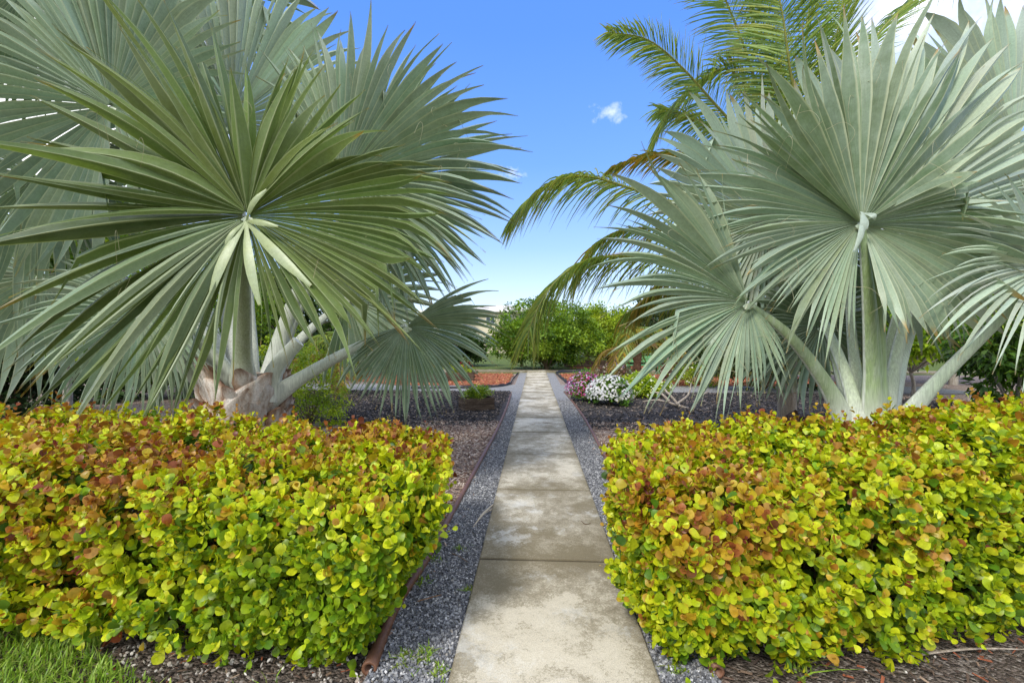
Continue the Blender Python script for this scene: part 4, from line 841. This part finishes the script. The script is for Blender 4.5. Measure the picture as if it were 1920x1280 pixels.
flower_bush(1150, 712, 17.4, 78, 38, 4500, 190, [(.17, .10, .07), (.24, .13, .10), (.14, .13, .04), (.28, .2, .12)], [(.62, .48, .38), (.55, .55, .3), (.4, .2, .18), (.75, .7, .6)], 'brownish pink bush with tiny pale flowers behind the lilac bush', 404, fs=(.03, .055))
flower_bush(1164, 690, 23.5, 26, 32, 1500, 140, GD, [(.42, .30, .52), (.55, .42, .62), (.30, .2, .4)], 'small lavender bush beside the green garden bench', 405, fs=(.035, .06))
flower_bush(1300, 722, 16.5, 90, 44, 4000, 60, LM + GB, [(.75, .74, .6)], 'loose yellow green bush with a few white flowers behind the right palm leaf tips', 406, fs=(.03, .05))
flower_bush(1262, 706, 19., 60, 30, 2500, 60, [(.12, .05, .04), (.2, .08, .06), (.13, .1, .04)], [(.5, .15, .15), (.6, .4, .3)], 'low dark red leaved bush in the right red bed', 407, fs=(.03, .05))
flower_bush(872, 668, 20., 40, 30, 1800, 70, GD, [(.36, .02, .04), (.45, .04, .06)], 'dark bush with red blooms behind the drooping left palm leaf', 408, fs=(.05, .08))

# timber planters
def planter(px, py, Z, L, W, hh, rz, label, plabel, seed, pal):
    c = at(px, py, Z); c[2] = 0; r = np.random.RandomState(seed); t_ = thing('wooden_planter', c, label, 'planter', 'timber planters in the beds'); t_.rotation_euler.z = 0
    def board(cx, cy, l, a, z):
        b = MB(); ca, sa = math.cos(rz), math.sin(rz); p = c + [cx * ca - cy * sa, cx * sa + cy * ca, z]
        b.box(p, (l + (.05 if a == 0 else -.03), .045, hh * .47), rz + a, (r.uniform(.7, 1.3),) * 3); vv = b.v[-1]; vv += r.randn(*vv.shape) * .006
        b.build('board', M['wood'], t_, smooth=False)
    for z in (hh * .26, hh * .74):
        board(0, -W / 2, L, 0, z); board(0, W / 2, L, 0, z); board(-L / 2, 0, W, math.pi / 2, z); board(L / 2, 0, W, math.pi / 2, z)
    b = MB(); b.box(c + [0, 0, hh * .4], (L * .93, W * .93, hh * .8), rz, (.05, .04, .03)); b.build('soil', M['bits'], t_, smooth=False)
    c2 = c + [0, 0, hh * .8]; t2 = thing('planter_plants', c2, plabel, 'plants', 'plants growing in the timber planters')
    b = MB(); crown(b, c2 + [0, 0, .10], (L * .5, W * .5, .2), 2200, (.03, .07), pal, seed, clumps=60, csz=.35, wid=.7, low=-.1); b.build('foliage', M['leaf'], t2)
planter(893, 766, 10.7, .66, .5, .30, .45, 'small weathered timber planter in the black mulch left of the path', 'pale green and yellow herbs filling the small weathered planter', 501, GB + LM + [(.4, .38, .15)])
planter(862, 712, 18.5, 1.1, .6, .36, .1, 'dark timber planter on the left red mulch bed', 'yellowing leafy plants in the planter on the red bed', 502, LM + [(.35, .28, .04)])
planter(800, 716, 17.6, 1.2, .6, .36, .0, 'dark timber planter behind the tips of the drooping left palm leaf', 'mixed green plants in the planter behind the drooping palm leaf', 503, GB + [(.35, .28, .04)])
planter(1097, 684, 29., 2.6, .9, .4, .0, 'long low timber planter beyond the cross path', 'straggly yellow green plants in the long low planter', 504, OL + LM[:1])

# green garden bench
gb = at(1206, 692, 22.); gb[2] = 0
BN = thing('garden_bench', gb, 'green painted garden bench among the flowers beyond the red bed', 'bench')
def bx(name, c, d, col=(.10, .30, .12)):
    b = MB(); b.box(gb + np.array(c), d, .06, col); b.build(name, M['paint'], BN, smooth=False)
for i in range(3): bx('seat_board', (0, -.25 + .17 * i, .46), (1.7, .15, .04))
for i in range(2): bx('back_board', (0, .2, .66 + .17 * i), (1.7, .035, .14), (.14, .36, .16))
for sx in (-.7, .7):
    bx('leg', (sx, -.22, .22), (.08, .08, .435)); bx('leg', (sx, .25, .43), (.08, .06, .86)); bx('arm_rest', (sx + .002, -.03, .67), (.075, .5, .04))

# cream house far behind
hs = at(905, 640, 62.); hs[2] = 0
HO = thing('house', hs, 'cream two storey house with a low pale hip roof beyond the garden', 'house')
def hb(b, cx, cy, cz, dx, dy, dz, col): b.box(hs + np.array([cx, cy, cz]), (dx, dy, dz), .05, col)
CRM = (.62, .56, .42)
b = MB(); hb(b, 0, 5, 2.8, 16, 9, 5.6, CRM); b.build('wall', M['wall'], HO, smooth=False)
b = MB(); hb(b, -4.5, -.6, 2.75, 4, 2.2, 5.5, (.66, .62, .52)); b.build('wall', M['wall'], HO, smooth=False)
def hip(c, dx, dy, z0, z1, col):
    b = MB(); v = [(-dx, -dy, z0), (dx, -dy, z0), (dx, dy, z0), (-dx, dy, z0), (-dx + dy, 0, z1), (dx - dy, 0, z1)]
    v = np.array(v) + hs + np.array(c); b.add(v, [[0, 1, 5, 4], [2, 3, 4, 5]], col); b.add(v, [[1, 2, 5], [3, 0, 4], [0, 3, 2]], col); b.add(v[[0, 1, 2, 3]] - [0, 0, .22], [[0, 3, 2, 1]], col)
    b.grid(np.stack([v[:4], v[:4] - [0, 0, .22]]), (.75, .74, .7), wrap=True); b.build('roof', M['wall'], HO, smooth=False)
hip((0, 5, 0), 8.8, 5.3, 5.85, 6.9, (.55, .53, .50)); hip((-4.5, -.3, 0), 2.6, 2.0, 5.8, 6.5, (.57, .55, .52))
for wx in (-1.2, 1., 3.4, 5.6, -6.6):
    for wz in (4.6, 1.7):
        b = MB(); hb(b, wx, .46 - .05 * -wx * 0, wz, 1.25, .16, 1.3, (.75, .74, .7)); wn = b.build('window', M['paint'], HO, smooth=False)
        for sx in (-.29, .29): b = MB(); hb(b, wx + sx, .36, wz, .5, .1, 1.1, (.06, .08, .10)); b.build('pane', M['black'], wn, smooth=False)

# brown flexible edging along the gravel
def pipe(pts, label, r0):
    P = np.array(pts, float).copy(); P[:, 2] = .022 + .006 * np.sin(np.arange(len(P)) * 1.7)
    Q, T = spline(P, 6); m = len(Q); n = 14; a = np.linspace(0, 2 * math.pi, n, endpoint=False)
    S = unit(np.cross(T, UP)); rr = r0 * (1 + .5 * np.exp(-np.arange(m) / 3.5))
    ring = lambda k, f: Q[k] + rr[k] * f * (np.cos(a)[:, None] * S[k] + np.sin(a)[:, None] * UP * (1.0 + .0 * k))
    rows = [ring(min(6, m - 1), .62), ring(2, .62), ring(0, .62)] + [ring(k, 1.) for k in range(m)]
    # flap beneath: the thin spade that keeps it in the soil
    col = np.ones((len(rows), n, 3)) * np.array((.165, .078, .044)); col[:2] *= .25
    b = MB(); b.grid(np.array(rows), col, wrap=True)
    fl = np.stack([Q + S * .0 + UP * (-rr * .8)[:, None], Q + S * .012 - UP * (rr * .8 + .045)[:, None]], 1); b.grid(fl, (.18, .08, .05))
    return tag(b.build('garden_edging', M['plastic'], origin=P[0]), label, 'edging', 'brown edging strips along the gravel')
pipe([gr(692, 1262), *PL[2:]], 'brown tubular edging strip with an open end left of the path', .025)
pipe([gr(1345, 1268), *PR[2:]], 'brown tubular edging strip running under the hedge right of the path', .023)
def strip(pts, label, hgt=.07):
    Q, T = spline(pts, 6); S = unit(np.cross(T, UP)); hz = (hgt * (.7 + .5 * np.sin(np.arange(len(Q)) * .9) ** 2))[:, None] * UP
    b = MB(); b.grid(np.stack([Q + S * .006, Q + S * .006 + hz, Q - S * .006 + hz, Q - S * .006], 1), (.03, .03, .035)); b.build
    return tag(b.build('bed_edging', M['black'], origin=Q[0]), label, 'edging', 'black edging strips round the red beds')
strip([gr(972, 700), gr(962, 712), gr(955, 721), gr(925, 726), gr(860, 728), gr(770, 729)], 'black plastic edging round the left red mulch bed', .09)
strip([gr(1110, 697), gr(1048, 699), gr(1046, 704), gr(1055, 712), gr(1064, 719), gr(1090, 722), gr(1130, 723)], 'curved black plastic edging round the right red mulch bed', .13)
strip([gr(1100, 800), gr(1150, 800), gr(1200, 799), gr(1290, 797)], 'thin black edging across the bed behind the right hedge', .03)

# bare branches on the mulch, right
db = gr(1270, 762); DW = thing('driftwood', db, 'pale bare branching driftwood lying on the mulch right of the flowers', 'driftwood'); b = MB()
for pts in (((1295, 768), (1262, 757), (1235, 750), (1205, 752)), ((1275, 762), (1258, 742), (1246, 728), (1252, 712)), ((1300, 765), (1312, 745), (1330, 732)), ((1268, 758), (1290, 740), (1296, 718)), ((1255, 752), (1240, 738), (1222, 734))):
    b.tube([at(x, y, 10.9 + .15 * i) for i, (x, y) in enumerate(pts)], [.035, .028, .02, .01], 7, (1.15, 1.1, 1.05), rough=.3)
b.build('branches', M['pale_bark'], DW)
# dry palm leaf scrap and twigs on the gravel
def scrap(name, pts, rad, label, cat, mat, col):
    b = MB(); P = [gr(*p) + [0, 0, .02] for p in pts]; b.tube(P, rad, 6, col, .45, face=UP, rough=.2); return tag(b.build(name, M[mat], origin=P[0]), label, cat)
scrap('dry_palm_leaf', [(887, 992), (905, 968), (918, 955), (926, 948)], [.004, .016, .012, .003], 'dry straw coloured palm leaf scrap on the left gravel', 'dead leaf', 'bits', (.48, .41, .30))
scrap('dry_palm_leaf', [(905, 968), (922, 958), (927, 952)], [.006, .010, .003], 'short dry leaf sliver beside the straw coloured scrap on the left gravel', 'dead leaf', 'bits', (.42, .35, .25))
scrap('twig', [(782, 1133), (805, 1126), (828, 1120)], [.006, .006, .004], 'straight brown twig lying across the left gravel', 'twig', 'twig', (1.8, 1.5, 1.3))
scrap('twig', [(848, 1042), (862, 1048), (876, 1058)], [.005, .004, .003], 'thin dark twig on the left gravel near the path', 'twig', 'twig', (1.2, 1, .9))
scrap('twig', [(1700, 1238), (1780, 1226), (1850, 1222), (1925, 1224)], [.008, .009, .007, .004], 'long grey twig on the soil under the right hedge', 'twig', 'pale_bark', (1, .95, .9))

for i, (pts, lab) in enumerate(((((1090, 984), (1098, 990), (1108, 988)), 'short dark twig on the second concrete slab'), (((1178, 1158), (1183, 1160), (1187, 1158)), 'tiny dark seed pod near the right edge of the first slab'), (((1018, 795), (1028, 797), (1036, 795)), 'small brown leaf stalk lying on the path further off'))):
    P = [gr(*p) + [0, 0, .036] for p in pts]; b = MB(); b.tube(P, [.003, .004, .002], 5, (.9, .8, .7), .8, face=UP, rough=.3); tag(b.build('twig', M['twig'], origin=P[0]), lab, 'twig')
# grass and weeds
def blades(name, x, y, hgt, label, cat, seed, pal, w=.006, lean=.5, kind='stuff', z=0., origin=None):
    r = np.random.RandomState(seed); n = len(x); rows = np.array([0, .4, .75, 1.])
    T_ = np.array([[v, s_ * k, 0] for v, k in zip(rows, (1, .85, .55, .05)) for s_ in (-1, 1)])
    a = r.rand(n) * 6.283; hh = r.uniform(*hgt, n); ln = np.abs(r.randn(n)) * lean
    d = np.stack([np.cos(a), np.sin(a), np.zeros(n)], 1); s_ = np.stack([-np.sin(a), np.cos(a), np.zeros(n)], 1)
    base_ = np.stack([x, y, np.full(n, z)], 1)
    V = base_[:, None] + T_[None, :, 0:1] * hh[:, None, None] * (UP[None, None] * (1 - .25 * ln[:, None, None] * T_[None, :, 0:1])) + (T_[None, :, 0:1] ** 1.7) * (ln * hh)[:, None, None] * d[:, None] + T_[None, :, 1:2] * w * r.uniform(.6, 1.3, n)[:, None, None] * s_[:, None]
    f = np.array([[2 * i, 2 * i + 1, 2 * i + 3, 2 * i + 2] for i in range(3)])[None] + (np.arange(n) * 8)[:, None, None]
    c = np.array(pal)[r.randint(0, len(pal), n)] * r.uniform(.75, 1.25, (n, 1))
    b = MB(); b.add(V.reshape(-1, 3), f.reshape(-1, 4), np.repeat(c, 8, 0)); return tag(b.build(name, M['grass'], origin=origin), label, cat, kind=kind)
gp = [(.20, .34, .035), (.27, .42, .05), (.14, .25, .03), (.36, .45, .10)]
x, y = rect(11000, -3.6, -1.2, 1.75, 2.6, 51); r_ = np.random.RandomState(52); k = r_.rand(len(x)) < np.clip((-1.62 - x) / .5 + .05 * 0 + (2.15 - y) * .3, .03, 1); k &= (y < 2.14 - .12 * np.sin(x * 3) + np.clip(-2.2 - x, 0, .3))
blades('grass', x[k], y[k], (.025, .08), 'bright green lawn grass at the bottom left in front of the hedge', 'grass', 53, gp, .0045, .7)
def weed(px, py, n, hgt, label, seed):
    p = gr(px, py); r = np.random.RandomState(seed); blades('weed', p[0] + r.randn(n) * .024, p[1] + r.randn(n) * .03, hgt, label, 'weed', seed, gp + [(.22, .26, .04)], .005, 1.1, kind=None, origin=p)
    bpy.data.objects[-1] if False else None
for i, (px, py, n, lab) in enumerate(((790, 1094, 60, 'small green weed midway along the left gravel strip'), (862, 1032, 40, 'tiny weed on the left gravel beside the thin dark twig'), (795, 1232, 110, 'widest low weed on the gravel near the open edging end'), (822, 1262, 70, 'low weed at the bottom of the left gravel strip'), (756, 1236, 60, 'low weed right beside the open edging end'), (878, 1110, 40, 'little weed hugging the left side of the path'), (818, 1052, 40, 'sparse weed against the left edging strip'), (1262, 1250, 70, 'small weed between the path and the right hedge'), (1495, 1255, 26, 'tall grass sprout on the soil before the right hedge'))):
    weed(px, py, n, (.02, .05) if i < 8 else (.06, .16), lab, 600 + i)
